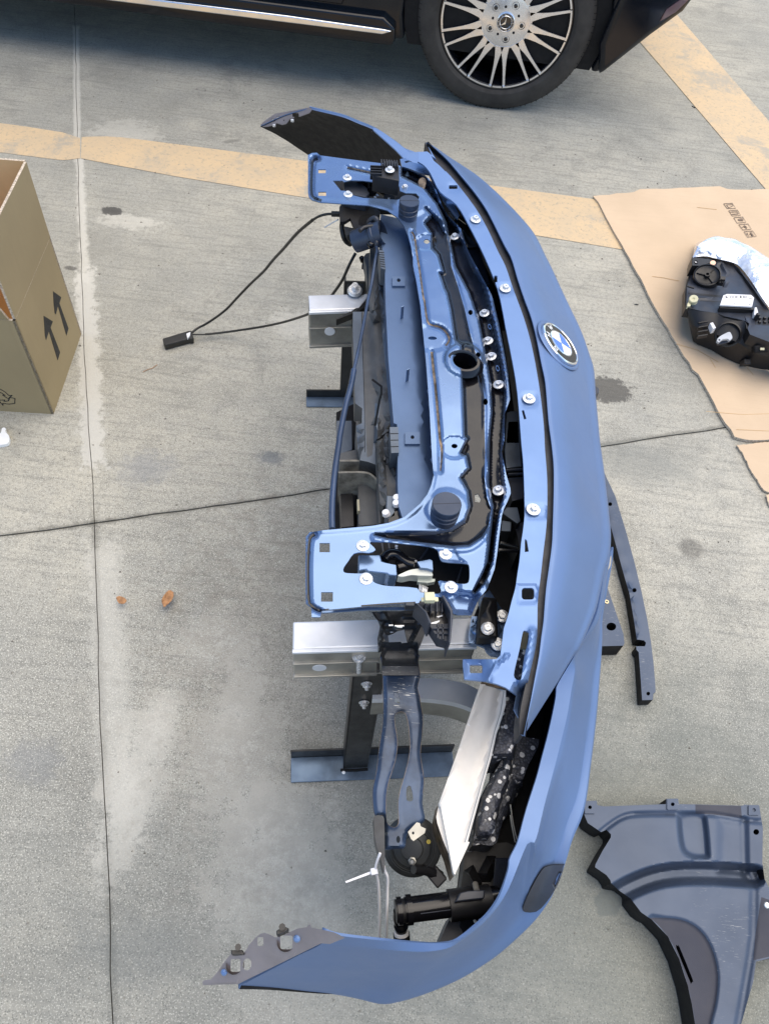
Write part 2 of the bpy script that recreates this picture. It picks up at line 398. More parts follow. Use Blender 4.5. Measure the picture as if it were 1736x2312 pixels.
# ---------------------------------------------------------------- ground
def mk_concrete():
    b = NB('concrete'); bl = b.noise(1.3, 6, .65); md = b.noise(11, 8, .7); fi = b.noise(95, 4, .7); ag = b.vor(210); ag2 = b.noise(340, 3, .6)
    c = b.mix(b.ramp(bl, .36, .62), (.465, .445, .375), (.33, .325, .285))
    c = b.mix(b.ramp(md, .35, .75, 0, .6), c, (.30, .30, .275))
    m2 = b.noise(4.2, 12, .8, dist=.3); c = b.mix(b.ramp(m2, .50, .62, 0, .6), c, (.25, .245, .215)); c = b.mix(b.ramp(m2, .32, .45, .35, 0), c, (.53, .52, .46))
    # brooming marks across the slabs
    br = b.noise(1, 5, .6, sc3=((5, 75, 1), (0, 0, math.radians(-16)))); c = b.mix(b.ramp(br, .48, .66, 0, .42), c, (.20, .20, .18))
    c = b.mix(b.ramp(fi, .42, .72, 0, .55), c, (.19, .185, .165))
    near = b.dpt((0.1, .2), 1.7, 1.7)                                   # worn open aggregate round the front end
    lite = b.math('MULTIPLY', b.ramp(ag2, .55, .63), b.ramp(near, .3, 1.3, .95, .35)); c = b.mix(lite, c, (.66, .65, .57))
    c = b.mix(b.math('MULTIPLY', b.ramp(ag, .16, .34, 1, 0), b.ramp(near, .2, 1.2, .8, .3)), c, (.12, .12, .105))
    wob = b.math('MULTIPLY', b.math('SUBTRACT', b.noise(9, 7, .75), .5), 1.5)
    def blob(s, rx, ry, col, k=1, soft=.25, ang=0, w=wob):
        nonlocal c
        P = at(s, 0); d = b.math('ADD', b.dpt(P, rx, ry, math.radians(ang)), w); f = b.ramp(d, 1-soft, 1+soft, k, 0); c = b.mix(f, c, col)
    def pline(s0, s1, wd, col, k, soft=.4, w=wob):
        nonlocal c
        a, e = at(s0, 0), at(s1, 0); m = (a+e)/2; an = math.atan2(e.y-a.y, e.x-a.x); ln = (e-a).length/2
        mp = b.N.new('ShaderNodeMapping'); mp.vector_type = 'TEXTURE'; mp.inputs['Location'].default_value = (m.x, m.y, 0); mp.inputs['Rotation'].default_value = (0, 0, an); b.l(b.co, mp.inputs[0])
        sx = b.N.new('ShaderNodeSeparateXYZ'); b.l(mp.outputs[0], sx.inputs[0])
        dy = b.math('DIVIDE', b.math('ABSOLUTE', sx.outputs[1]), wd); dx = b.math('DIVIDE', b.math('SUBTRACT', b.math('ABSOLUTE', sx.outputs[0]), ln-.05), .06)
        f = b.ramp(b.math('ADD', b.math('MAXIMUM', dy, dx), w), 1-soft, 1+soft, k, 0); c = b.mix(f, c, col)
    pale = (.60, .585, .52)
    wob2 = b.math('MULTIPLY', b.math('SUBTRACT', b.noise(26, 12, .82), .50), 5.0)
    dj = (.10, .095, .08)
    for s0, s1 in (('V0,1158', 'V205,1130'), ('V205,1130', 'V740,1053'), ('V1250,968', 'V1570,922'), ('O552,100', 'O590,1050'), ('O600,1300', 'O630,2212'), ('V205,1130', 'V235,1850'), ('V235,1850', 'V246,2212')): pline(s0, s1, .007, dj, .5, .9, wob2)
    pline('O568,60', 'O602,960', .014, pale, .7, .6, wob2); pline('O610,900', 'O672,2250', .028, (.55, .54, .49), .8, .3, wob2)
    pline('V225,1180', 'V262,1800', .035, pale, .45, .5, wob2); pline('V165,60', 'V168,320', .012, pale, .6)
    for q, rx, ry, k in (('V470,1390', .07, .06, .35), ('V520,1620', .08, .12, .5), ('V600,1760', .10, .06, .6), ('V590,1880', .10, .12, .7), ('V680,1960', .06, .10, .6), ('V300,1680', .05, .13, .5),
                         ('V270,1780', .03, .10, .5), ('V640,700', .07, .05, .4), ('V270,290', .10, .08, .35), ('V280,480', .08, .03, .5), ('V620,2150', .10, .05, .3), ('V520,1500', .04, .10, .45), ('V350,1560', .03, .07, .4)):
        blob(q, rx*1.15, ry*1.15, (.62, .60, .53), k*.95, .35, 0, wob2)
    dark = (.075, .072, .066); wet = (.10, .11, .11)
    wobs = b.math('MULTIPLY', b.math('SUBTRACT', b.noise(34, 8, .75), .5), 2.0)
    blob('P1370,880', .075, .052, dark, .8, .12, 10, wobs); blob('P252,476', .034, .024, (.065, .063, .06), .85, .15, 0, wobs)
    blob('V318,1010', .06, .05, (.20, .215, .24), .4, .6, 0, wob2); blob('V585,990', .03, .02, (.13, .15, .17), .6, .4, 0, wob2)
    blob('V310,2050', .10, .05, (.15, .165, .17), .35, .6, 0, wob2); blob('V1495,1185', .03, .028, dark, .5, .4); blob('V1380,1000', .16, .07, (.18, .19, .18), .5, .6)
    blob('P1372,2040', .030, .022, (.15, .17, .175), .8, .15, 30, wobs); blob('O505,870', .022, .01, dark, .7, .3); blob('V75,1640', .05, .04, (.2, .21, .22), .4, .5, 0, wob2)
    blob('A325,640', .013, .022, dark, .8, .3, 0, wobs); blob('V810,1430', .40, .5, (.20, .175, .14), .35, .4, 0, wob2); blob('V1350,1950', .5, .5, (.14, .155, .14), .72, .8); blob('V300,2150', .55, .30, (.17, .18, .165), .4, .8)  # brown blob below the front end: partly its shadow, painted into the concrete
    blob('A1000,610', .03, .01, dark, .4, .4, 30); blob('A480,910', .02, .016, dark, .3, .5)
    rg = b.ramp(md, .3, .7, .75, .95)
    nr = b.bump(fi, .35, .003); nr = b.bump(ag, .3, .002, nr)
    return b.done(c, rg, nr, 0, .25)
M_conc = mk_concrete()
M_under = mat('joint_filler', (.13, .125, .11), .9, 0, .2, 0, .3, 30)
ground = mesh('ground', [(-150, -150, -.008), (150, -150, -.008), (150, 150, -.008), (-150, 150, -.008)], [(0, 1, 2, 3)], M_under, smooth_=False)
tag(ground, 'grey concrete yard floor of cast slabs under everything', None, None, 'structure')
jv = atv(p('P170,52 175,313 179,457 184,615 190,741 200,960 212,1140 214,1181 218,1320 225,1568 240,1860 250,2100 256,2312'), 0)[:, :2]
jd = (jv[-1]-jv[0]); jd /= np.linalg.norm(jd); jv = np.r_[[jv[0]-jd*22], jv, [jv[-1]+jd*22]]
jh = atv(p('P0,1210 110,1197 214,1181 480,1143 773,1100 1060,1054 1360,1008 1500,985 1641,964'), 0)[:, :2]
hd = jh[-1]-jh[0]; hd /= np.linalg.norm(hd)
cross = atv(p('P214,1181'), 0)[0, :2]; i0 = 8
hl = np.r_[[cross-hd*22], jh[:2], [cross]][::-1]; hr = np.r_[[cross], jh[3:], [cross+hd*22]]
def rough_line(P, s=.06, a=.0012):
    out = []
    for q, w in zip(P[:-1], P[1:]):
        n = max(1, min(70, int(np.linalg.norm(w-q)/s)))
        for k in range(n): out.append(q+(w-q)*k/n+np.random.normal(0, a, 2)*(k > 0))
    out.append(P[-1]); return np.array(out)
jup = rough_line(jv[:i0+1][::1]); jdn = rough_line(jv[i0:]); hl = rough_line(hl); hr = rough_line(hr)
jup[-1] = cross; jdn[0] = cross; hl[0] = cross; hr[0] = cross
g = .0022
far = 22
def slab(a, b, corner, sa, sb):
    a = np.asarray(a)+sa; b = np.asarray(b)+sb          # a runs outwards from the crossing, b likewise
    poly = np.r_[a[1:][::-1], [cross+sa+sb], b[1:], [corner]]
    n = len(poly); V = [(x, y, 0) for x, y in poly]+[(x, y, -.06) for x, y in poly]
    ar = sum(poly[i][0]*poly[(i+1) % n][1]-poly[(i+1) % n][0]*poly[i][1] for i in range(n))
    Fc = [tuple(range(n))]+[((i+1) % n, i, i+n, (i+1) % n+n) for i in range(n)]
    if ar < 0: Fc = [f[::-1] for f in Fc]
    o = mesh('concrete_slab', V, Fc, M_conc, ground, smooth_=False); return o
up_ = jup[::-1]; side = np.array([hd[0], hd[1]]); al = -jd
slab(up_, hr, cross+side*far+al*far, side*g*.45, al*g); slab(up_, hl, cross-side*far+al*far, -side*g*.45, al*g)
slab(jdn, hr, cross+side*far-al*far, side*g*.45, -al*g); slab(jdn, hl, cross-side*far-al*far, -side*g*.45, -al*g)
def mk_yellow():
    b = NB('worn_yellow_paint'); n = b.noise(7, 8, .75); c = b.mix(b.ramp(n, .35, .7), (.62, .47, .29), (.54, .43, .29))
    c = b.mix(b.ramp(b.noise(60, 6, .8), .52, .66, 0, .8), c, (.33, .30, .24)); c = b.mix(b.ramp(b.noise(4, 8, .8, dist=.4), .50, .64, 0, .85), c, (.38, .35, .29))
    return b.done(c, .7, b.bump(b.noise(95, 4), .3, .002), 0, .3)
M_yel = mk_yellow()
def ragged(P, a=.006, s=.014):
    P = np.asarray(P); out = []; w = 0
    for q, e in zip(P[:-1], P[1:]):
        n = max(1, int(np.linalg.norm(e-q)/s)); 
        for k in range(n): w = w*.8+np.random.normal(0, a); out.append(q+(e-q)*k/n+np.array([0, w]))
    out.append(P[-1])
    return np.array(out)
def band(name, U_, L_, z, label):
    U_ = ragged(atv(U_, 0)[:, :2]); L_ = ragged(atv(L_, 0)[:, :2]); poly = np.r_[U_, L_[::-1]]
    r = delaunay_2d_cdt([Vector(q) for q in poly], [(i, (i+1) % len(poly)) for i in range(len(poly))], [], 1, 1e-5, False)
    V = [(v[0], v[1], z) for v in r[0]]+[(v[0], v[1], .0003) for v in r[0]]; n = len(r[0]); Fc = [f for f in r[2]]
    o = mesh(name, V[:n], Fc, M_yel, None, smooth_=False); tag(o, label, None, None, 'structure'); return o
np.random.seed(3)
band('painted_line', p('P-1600,90 A-100,530 0,540 120,545 220,562 300,592 348,598'), p('P-1600,140 A-100,625 0,635 200,665 300,680 348,685'), .0012, 'worn yellow painted line left of the slab joint')
band('painted_line', p('A350,602 440,597 680,625 780,655 860,650 1000,675 1130,685 1330,712 B480,828 720,858 905,875 P1500,480 1800,530 2600,690'),
     p('A350,687 420,695 640,730 740,752 870,762 1000,775 1130,792 1330,812 E740,150 1000,175 1390,215 P1500,535 1800,580 2600,760'), .0016, 'worn yellow painted line running under the car front end')
band('painted_line', p('P1330,-40 B1160,190 1240,290 1380,460 1500,600 1661,735 P1950,690'), p('P1420,-90 B1230,155 1350,280 1500,440 1661,580 P2050,640'), .002, 'worn yellow painted diagonal line beside the parked black car')
# ================================================================ parked car
hub = Vector((.212, 3.19, .325)); WR = .332
car = thing('parked_car', (.2, 3.2, 0), 'glossy black parked car with a chrome sill strip and a silver multi spoke wheel', 'car')
def arc(cx, cz, r, a0, a1, n): return [(cx+r*math.cos(math.radians(a0+(a1-a0)*i/n)), cz+r*math.sin(math.radians(a0+(a1-a0)*i/n))) for i in range(n+1)]
MX = Matrix(((1, 0, 0, 0), (0, 0, 1, 3.17), (0, 1, 0, 0), (0, 0, 0, 1)))        # local (x,y)->(x,z), local z -> +Y
prof = [(-4.0, .27), (-3.9, .22), (-3.42, .2)]+arc(-2.7, .33, .37, 200, -20, 14)+[(-2.3, .21), (-.22, .21)]+arc(.212, .33, .385, 197, -22, 16)+[(.60, .19), (.665, .265), (.745, .36), (.83, .45), (.90, .60), (.88, .74), (.55, .92), (-.55, 1.02), (-1.3, 1.40), (-2.6, 1.43), (-3.5, 1.12), (-4.05, 1.0), (-4.1, .6)]
prismw('body', prof, MX, 0.0, 1.75, M_carp, car, bevel=.045)
# sill panel standing proud, with chrome strip and a small gap before the wheel
prismw('sill', [(-2.25, .205), (-.205, .205), (-.19, .225), (-.195, .268), (-.24, .30), (-2.25, .30)], MX, -.035, .02, M_carp, car, bevel=.008)
cs = prismw('chrome_strip', [(-2.25, .262), (-.60, .270), (-.24, .266), (-.205, .263), (-.24, .248), (-.6, .246), (-2.25, .238)], MX, -.048, -.03, M_chrome, car, bevel=.004)
prismw('door', [(-2.2, .315), (-1.15, .315), (-1.15, 1.0), (-2.2, 1.0)], MX, -.006, .01, M_carp, car, bevel=.004)
prismw('door', [(-1.143, .315), (-.40, .315), (-.31, .55), (-.36, 1.0), (-1.143, 1.0)], MX, -.006, .01, M_carp, car, bevel=.004)
prismw('wheel_arch_liner', arc(.212, .33, .382, 200, -22, 20), MX, .02, .5, M_void, car)
bmp = prismw('bumper_corner', [(.60, .185), (.665, .26), (.745, .352), (.83, .44), (.895, .60), (.70, .70), (.62, .60), (.57, .30)], MX, -.03, .02, M_carp, car, bevel=.022)
prismw('reflector', [(.755, .405), (.80, .44), (.83, .485), (.80, .48), (.765, .445)], MX, -.036, -.02, mat('red_reflector', (.12, .06, .06), .2, 0, .5, .6, .1, 50), car, bevel=.002)
MW = Matrix(((1, 0, 0, hub.x), (0, 0, -1, hub.y), (0, 1, 0, hub.z), (0, 0, 0, 1)))     # local z points to the viewer (-Y)
tyre = lathe('tyre', [(.243, -.20), (.262, -.225), (.31, -.225), (.327, -.21), (WR, -.18), (WR, -.015), (.327, .006), (.322, .012), (.311, .020), (.29, .026), (.262, .024), (.252, .017), (.247, .008), (.243, -.01), (.243, -.20)], MW, M_tyre, car, n=96)
grooves = []
for k in range(90):
    a = 2*math.pi*k/90+.01*math.sin(k*3.3)
    q = MW @ Matrix.Rotation(a, 4, 'Z') @ Matrix.Translation((.3245, 0, .010))
    grooves.append(q)
V = []; Fc = []
for q in grooves:
    n0 = len(V)
    for x, y, z_ in ((-.013, -.0012, .004), (.004, -.0042, -.004), (.004, -.0018, -.004), (-.013, .0012, .004)): V.append(q @ Vector((x, y, z_+.004)))
    Fc.append((n0, n0+1, n0+2, n0+3))
tag(mesh('tread_sipes', V, Fc, M_void, tyre, smooth_=False), None, None, None, 'stuff')
rim = lathe('rim', [(.247, .010), (.2445, .014), (.240, .013), (.236, .004), (.229, -.02), (.222, -.06), (.215, -.16), (.20, -.165)], MW, [M_alloyd, M_alloy], car, n=96, mi=[0, 0, 0, 0, 0, 0, 0])
lathe('brake_disc', [(.0, -.085), (.165, -.085), (.168, -.10), (.168, -.11)], MW, M_disc, car, n=48)
lathe('hub_well', [(0, -.15), (.225, -.15)], MW, M_void, car, n=32)
def pol(a, r): return (r*math.cos(math.radians(a)), r*math.sin(math.radians(a)))
A0 = -90-15
for s in range(10):
    c0 = A0+36*s; V = []
    for sd_ in (-1, 1):
        at_ = c0+sd_*11.6; ai = c0+sd_*(18-6.5)
        dd = math.radians(at_); t = np.array([-math.sin(dd), math.cos(dd)]); r_ = np.array([math.cos(dd), math.sin(dd)])
        poly = []
        for r0, w in ((.090, .0175), (.115, .0125), (.135, .0092), (.165, .0066), (.20, .0056), (.236, .0054)):
            poly.append((r0, w))
        L = [tuple(r_*r0+t*w) for r0, w in poly]; Rr = [tuple(r_*r0-t*w) for r0, w in poly[::-1]]
        prismw('spoke', L+Rr, MW, -.045, .0095, [M_alloyd], car, bevel=.001)
        L = [tuple(r_*r0+t*(w-.0011)) for r0, w in poly]; Rr = [tuple(r_*r0-t*(w-.0011)) for r0, w in poly[::-1]]
        prismw('spoke_face', L+Rr, MW, .0096, .0112, [M_alloy], car)
    o = [pol(c0-12.6+25.2*i/10, .2405) for i in range(11)]; q = [pol(c0+12.6-25.2*i/10, .2345) for i in range(11)]
    prismw('rim_lip', o+q, MW, .004, .0155, M_alloy, car)
    o = [pol(c0+13.6+8.8*i/5, .2405) for i in range(6)]; q = [pol(c0+22.4-8.8*i/5, .2345) for i in range(6)]
    prismw('rim_lip', o+q, MW, .004, .0145, M_alloy, car)
lathe('hub', [(0, .017), (.036, .017), (.05, .015), (.080, .0125), (.098, .008), (.100, -.03)], MW, M_alloy, car, n=60)
for k in range(5):
    a = math.radians(-79+72*k); q = MW @ Matrix.Translation((.061*math.cos(a), .061*math.sin(a), .0125))
    lathe('bolt_well', [(.0135, .002), (.0125, .003), (.011, -.001), (0, -.001)], q, M_alloyd, car, n=24)
    b_ = lathe('lug_bolt', [(.0082, 0), (.0078, .004), (.004, .005), (0, .004)], q, M_alloyd, car, n=6)
    a += math.radians(36); q = MW @ Matrix.Translation((.05*math.cos(a), .05*math.sin(a), .0155)); lathe('vent_hole', [(.0045, .0012), (0, .0012)], q, M_void, car, n=16)
capd = lathe('centre_cap', [(.034, .017), (.034, .022), (.031, .024), (.0295, .022), (.0235, .0225), (.022, .0245), (.0205, .0225), (0, .0215)], MW, [M_alloy, M_alloyd, M_disc, M_chrome], car, n=48, mi=[0, 0, 0, 2, 3, 3, 1])
star = []
for k in range(3):
    a = 90+120*k+2; star += [pol(a-60, .0042), pol(a, .0208)]
st = prismw('star', [pol(30+2-120+0, .0042)]+star[1:2]+[pol(152, .0042)]+star[3:4]+[pol(272, .0042)]+star[5:6], MW, .0216, .0255, M_chrome, capd)
for k in range(28):
    if k % 7 in (5, 6): continue
    a = math.radians(k*360/28); q = MW @ Matrix.Rotation(a, 4, 'Z') @ Matrix.Translation((.0265, 0, .0232)); boxm('ring_mark', q, (.0032, .0024, .001), M_chrome, capd, None) if k % 2 == 0 else None
# ================================================================ open cardboard box
BH = .323
bc = [np.array((-.909, 1.298)), np.array((-.938, 1.611))]; bd = (bc[1]-bc[0]); bw = np.linalg.norm(bd); bu = bd/bw; bl = np.array([-bu[1], bu[0]]);  # bl points left
bl = bl if bl[0] < 0 else -bl; BL = .50
box = thing('cardboard_box', (-1.15, 1.43, 0), 'open brown cardboard box with black up arrows, flaps standing up', 'cardboard box')
c4 = [bc[0], bc[1], bc[1]+bl*BL, bc[0]+bl*BL]
TH = .006
def wall(name, a, b, z0, z1, lean=0, n_in=None, par=box, top_in=(0, 0)):
    """upright board a->b; inner face looks towards n_in; lean moves the top edge outwards"""
    a = np.asarray(a); b = np.asarray(b); n_in = np.asarray(n_in); lo = -n_in*lean; e = (b-a)/np.linalg.norm(b-a)
    P = [(*a, z0), (*b, z0), (*(b+lo-e*top_in[1]), z1), (*(a+lo+e*top_in[0]), z1)]
    Q = [tuple(np.array(v)+np.array([*n_in, 0])*TH) for v in P]
    V = P+Q; Fc = [(0, 1, 2, 3), (7, 6, 5, 4), (0, 4, 5, 1), (1, 5, 6, 2), (2, 6, 7, 3), (3, 7, 4, 0)]; mi = [0, 1, 1, 2, 2, 2]
    n = (Vector(V[1])-Vector(V[0])).cross(Vector(V[3])-Vector(V[0]))
    if n.dot(Vector((*n_in, 0))) > 0: Fc = [f[::-1] for f in Fc]
    return mesh(name, V, Fc, [M_box, M_boxi, M_flute], par, mi, smooth_=False)
wR = wall('wall', c4[0], c4[1], 0, BH, 0, bl); wB = wall('wall', c4[1], c4[2], 0, BH, 0, -bu); wL = wall('wall', c4[2], c4[3], 0, BH, 0, -bl); wF = wall('wall', c4[3], c4[0], 0, BH, 0, bu)
FH = .529
wall('flap', c4[0]+bu*.004, c4[1], BH+.001, FH, .002, bl, wR); wall('flap', c4[1]+bl*.004, c4[2], BH+.001, FH-.003, .012, -bu, wB)
wall('flap', c4[3], c4[0]+bl*.014, BH+.001, FH, .05, bu, wF, (0, .03)); wall('flap', c4[2], c4[3], BH+.001, FH, .05, -bl, wL)
mesh('bottom', [(*(q+np.array([0, 0])), .004) for q in c4], [(0, 1, 2, 3)], M_boxi, box, smooth_=False)
def onwall(s):           # photo pixels onto the right wall plane -> (along, height)
    out = []
    for q in p(s):
        d = Fv+Rv*(q[0]-IW/2)/FPX+Uv*(IH/2-q[1])/FPX; nrm = np.array([*bl, 0]); o = np.array([0, 0, CH]); t = (np.array([*bc[0], 0])-o)@nrm/(d@nrm); P = o+d*t
        out.append(((P[:2]-bc[0])@bu, P[2]))
    return out
MR = Matrix(((bu[0], 0, -bl[0], bc[0][0]), (bu[1], 0, -bl[1], bc[0][1]), (0, 1, 0, 0), (0, 0, 0, 1)))
def stroke(name, P, w, M, h, m, par, closed=False):
    for a, b in zip(P, P[1:]+([P[0]] if closed else [])):
        a = np.array(a); b = np.array(b); d = b-a; L = np.linalg.norm(d)+1e-9; t = np.array([-d[1], d[0]])/L*w/2; e = d/L*w*.4
        prismw(name, [tuple(a-t-e), tuple(b-t+e), tuple(b+t+e), tuple(a+t-e)], M, h, h+.0003, m, par)
for s in ('O380,1035 438,1078 425,1120 490,1300 475,1352 415,1140 400,1200 392,1190 385,1130', 'O313,1210 378,1250 362,1295 430,1470 413,1528 350,1320 330,1385 322,1350'):
    prismw('printed_arrow', onwall(s), MR, .0004, .0008, M_print, box)
# recycling mark on the front wall
ML = Matrix(((bl[0], 0, -bu[0], bc[0][0]), (bl[1], 0, -bu[1], bc[0][1]), (0, 1, 0, 0), (0, 0, 0, 1)))
cx, cz = .118, .055
for k in range(3):
    a = 120*k+90
    def rt(x, y): t = math.radians(a); return (cx+x*math.cos(t)-y*math.sin(t), cz+x*math.sin(t)+y*math.cos(t))
    stroke('recycling_mark', [rt(.030, -.016), rt(.034, .004), rt(.022, .016), rt(.008, .022), rt(.010, .030), rt(-.004, .016), rt(.009, .006), rt(.009, .012), rt(.018, .004), rt(.018, -.012)], .0022, ML, .0004, M_print, box, True)
# ================================================================ cardboard sheets on the ground
def wave(a, ph, base):
    def f(P): W_ = atv(P, 0); return base+a*(np.sin(W_[:, 0]*7+ph)*np.sin(W_[:, 1]*5+ph*2)+1)
    return f
def rag(P, a):
    P = resamp(np.r_[P, P[:1]], 160)[:-1]; return P+np.random.normal(0, a, P.shape)
sheet1 = sheet('cardboard_sheet', rag(p('M10,125 300,98 305,80 600,72 870,60 905,82 1180,82 P2100,425 2500,700 2300,985 P1736,992 M1100,1750 960,1745 935,1700 870,1610 800,1480 740,1360 680,1280 655,1275 650,1240 620,1205 520,1030 430,890 330,690 240,530 180,420 145,370 80,230 40,160'), .7), wave(.002, .3, .008), [M_card, M_flute], grid=28, skirt=.002, smat=1)
tag(sheet1, 'large flattened brown cardboard sheet under the headlight, printed with five framed characters', 'cardboard')
sheet2 = sheet('cardboard_sheet', rag(p('M960,1785 1180,1762 P1950,1000 2050,1080 1800,1115 M1180,2100 1150,2092 1060,1960 1010,1850'), .6), wave(.001, 1.3, .007), [M_card, M_flute], grid=20, skirt=.002, smat=1)
tag(sheet2, 'smaller brown cardboard piece just below the large sheet at the right edge', 'cardboard')
sheet3 = sheet('cardboard_sheet', rag(p('M1158,2116 1180,2112 P1900,1120 1900,1260 1780,1200 M1180,2185'), .5), wave(.001, 2.3, .006), [M_card, M_flute], grid=20, skirt=.002, smat=1)
tag(sheet3, 'sliver of brown cardboard lowest of the three pieces at the right edge', 'cardboard')
def ink(name, P, w, z, m, par, closed=False):
    P = np.asarray(P, float)
    if closed: P = np.r_[P, P[:1]]
    return sheet(name, ribbon(P, w), z, m, grid=999, parent=par, skirt=z-.0004, cap=False)
ZP = .0128
def ink_z(s): return wave(.002, .3, .008)(np.array(p(s)))[0]+.0006
zi = ink_z('Z900,700')+.0016
for s in ('Z400,240 640,225 735,370 500,372', 'Z540,430 780,415 870,560 640,578', 'Z680,625 930,605 1020,750 770,770', 'Z820,815 1075,795 1165,940 930,960', 'Z965,1005 1200,990 1310,1135 1070,1158'):
    ink('printed_frame', p(s), 1.1, zi, M_printb, sheet1, True)
for s, w in (('Z480,270 540,350 650,300', 1.3), ('Z480,270 650,262 655,300', 1.), ('Z590,468 765,460', 1.6), ('Z625,527 810,520', 1.6), ('Z765,460 810,520', 1.), ('Z800,685 870,660 940,675', 3.4), ('Z830,705 945,705', 1.4), ('Z960,840 1045,915', 3.0), ('Z900,885 1030,870', 1.),
             ('Z1045,1040 1070,1095', 1.8), ('Z1140,1025 1215,1130', 3.2), ('Z1090,1120 1140,1060 1200,1140', 1.1)):
    ink('printed_letter', p(s), w, zi, M_printb, sheet1)
for s in ('M400,660 470,668 580,690', 'M560,1110 700,1150 840,1230', 'M760,1560 1000,1580 1180,1575', 'M700,200 830,215', 'N665,1880 745,2020', 'N1200,2010 1300,2120', 'M960,1680 1180,1690'): ink('crease', p(s), .7, ink_z(s)+.0007, M_boxi, sheet1)
# ================================================================ headlight unit on the sheet
hl_ = thing('headlight', tuple(at('N900,1500', .012)), 'detached black plastic car headlight unit with wrapped clear lens lying on cardboard', 'headlight')
ZS = .70
def plz(*a):           # plane through pixel points with heights
    A_ = np.array([[*p(s)[0], 1] for s, _ in a]); z_ = np.array([q for _, q in a]); k, *_ = np.linalg.lstsq(A_, z_, rcond=None)
    return lambda P: np.asarray(P)@k[:2]+k[2]
zt = plz(('N400,450', .12), ('N350,1000', .165), ('N1535,1100', .175), ('N1535,1500', .185))
q0 = row('N400,560 325,830 318,1000 318,1135 400,1160 540,1192 760,1222 880,1268 1060,1305 1180,1336 1225,1450 1262,1535 1430,1600 1535,1640 P1800,800', [.13, .15, .155, .16, .165, .17, .17, .175, .175, .18, .18, .18, .18, .18, .18], 70, 2)
q1 = row('N410,800 372,960 352,1100 352,1220 372,1330 480,1420 640,1480 800,1540 960,1600 1110,1660 1240,1740 1340,1790 1460,1830 1535,1850 P1790,830', [.10, .10, .11, .12, .12, .12, .12, .12, .12, .12, .12, .12, .12, .12, .12], 70, 2)
q2 = row('N480,1000 440,1150 410,1300 405,1430 430,1620 560,1690 700,1750 850,1842 980,1905 1110,1960 1230,1985 1340,2010 1460,2030 1535,2040 P1780,860', [.04, .04, .035, .03, .025, .02, .02, .02, .02, .02, .02, .02, .02, .02, .02], 70, 2)
loft('rear_housing', [q0, q1, q2], [M_bplast], hl_, m=4, linear=(0, 1), solid=.004, sharp=25)
top = sheet('top_housing', p('N400,395 600,395 780,428 900,450 1010,490 1090,560 1200,690 1330,850 1450,1040 1535,1180 P1790,720 1800,800 N1535,1640 1430,1600 1250,1530 1215,1440 1240,1370 1180,1330 1060,1300 880,1262 760,1215 540,1185 390,1150 310,1140 320,1000 320,830 370,700 385,600 480,530 400,515'), zt, [M_bplast2, M_bplast], grid=8, parent=hl_, skirt=lambda P: zt(P)-.05, smat=1, sharp=35,
      feats=[('line', p('N340,925 850,975'), -.008, 2, 3), ('line', p('N520,1030 830,1052'), -.006, 1.5, 3), ('line', p('N550,1100 1300,1200'), .006, 1.5, 3), ('line', p('N860,1255 1280,1320'), .006, 1.5, 4), ('line', p('N1070,540 1250,780 1400,980 1535,1150'), .016, 2.5, 5), ('line', p('N790,460 880,530 915,650 890,800'), .014, 2, 4), ('poly', p('N900,600 1030,600 1150,820 1000,900 900,900'), -.006, 3)],
      zones=[(ribbon(p('N1050,560 1230,800 1450,1110'), 7), 1), (p('N1330,1090 1535,1190 1535,1400 1320,1390'), 1), (ribbon(p('N340,925 850,975'), 5), 1), (ribbon(p('N520,1030 830,1052'), 3), 1)])
L1 = row('N405,420 440,250 500,165 620,180 780,150 900,185 1050,215 1200,275 1350,340 1535,440 P1790,640', [.05, .05, .045, .04, .04, .04, .05, .05, .06, .06, .07], 50)
L3 = row('N410,398 500,385 610,380 740,410 830,430 940,455 1060,500 1160,600 1300,790 1440,1010 P1770,740', [.125, .13, .135, .14, .145, .15, .155, .16, .17, .17, .17], 50)
L2 = (L1+L3)/2+np.array([0, 0, .055])
loft('lens', [L1, L2, L3], M_lens, hl_, m=8, flip=True, sharp=0, solid=.003)
for i, (s, w) in enumerate((('N470,240 560,330 700,220', 5), ('N520,330 560,260 690,350', 4), ('N740,330 800,400 880,380', 4), ('N600,200 660,290', 3))):
    tube('lens_wrap_fold', atv(p(s), .15)+np.array([0, 0, 0.0]), .0022, M_lens, hl_, n=6)
Mc = frame(at('N625,650', .185), (-.25, -.28, 1)); 
cap_ = lathe('round_cap', [(.040, -.03), (.041, -.004), (.0405, 0), (.0375, .0012), (.036, -.004), (.031, -.007), (.024, -.008), (.0085, -.008), (.008, .003), (.005, .003), (.004, -.004), (0, -.004)], Mc, M_bplast, hl_, n=48)
for a in (50, 160, 300): boxm('cap_rib', Mc @ Matrix.Rotation(math.radians(a), 4, 'Z') @ Matrix.Translation((.020, 0, -.006)), (.024, .002, .005), M_bplast, cap_)
sheet('mount_ear', p('N400,410 410,400 630,418 690,430 690,500 640,480 540,520 400,515'), .19, [M_bplast], holes=[circ('N458,467', 4)], grid=10, parent=hl_, skirt=.13, bevel=.001)
lathe('mount_nut', [(.0045, 0), (.0045, .001), (0, .001)], frame(at('N458,467', .183), (0, 0, 1)), M_white, hl_, n=16)
lathe('copper_sticker', [(.0085, -.002), (.0085, .0015), (0, .0018)], frame(at('N705,480', .192), (-.2, -.3, 1)), M_copper, hl_, n=24)
kn = lathe('adjuster_knob', [(.013, -.016), (.0132, 0), (.0115, .0015), (.004, .0005), (.003, -.002), (0, -.002)], frame(at('N422,1005', .196), (-.3, -.35, 1)), M_cream, hl_, n=28)
sheet('adjuster_clip', p('N338,1060 375,1050 378,1110 330,1115'), .18, M_cream, grid=99, parent=hl_, skirt=.165)
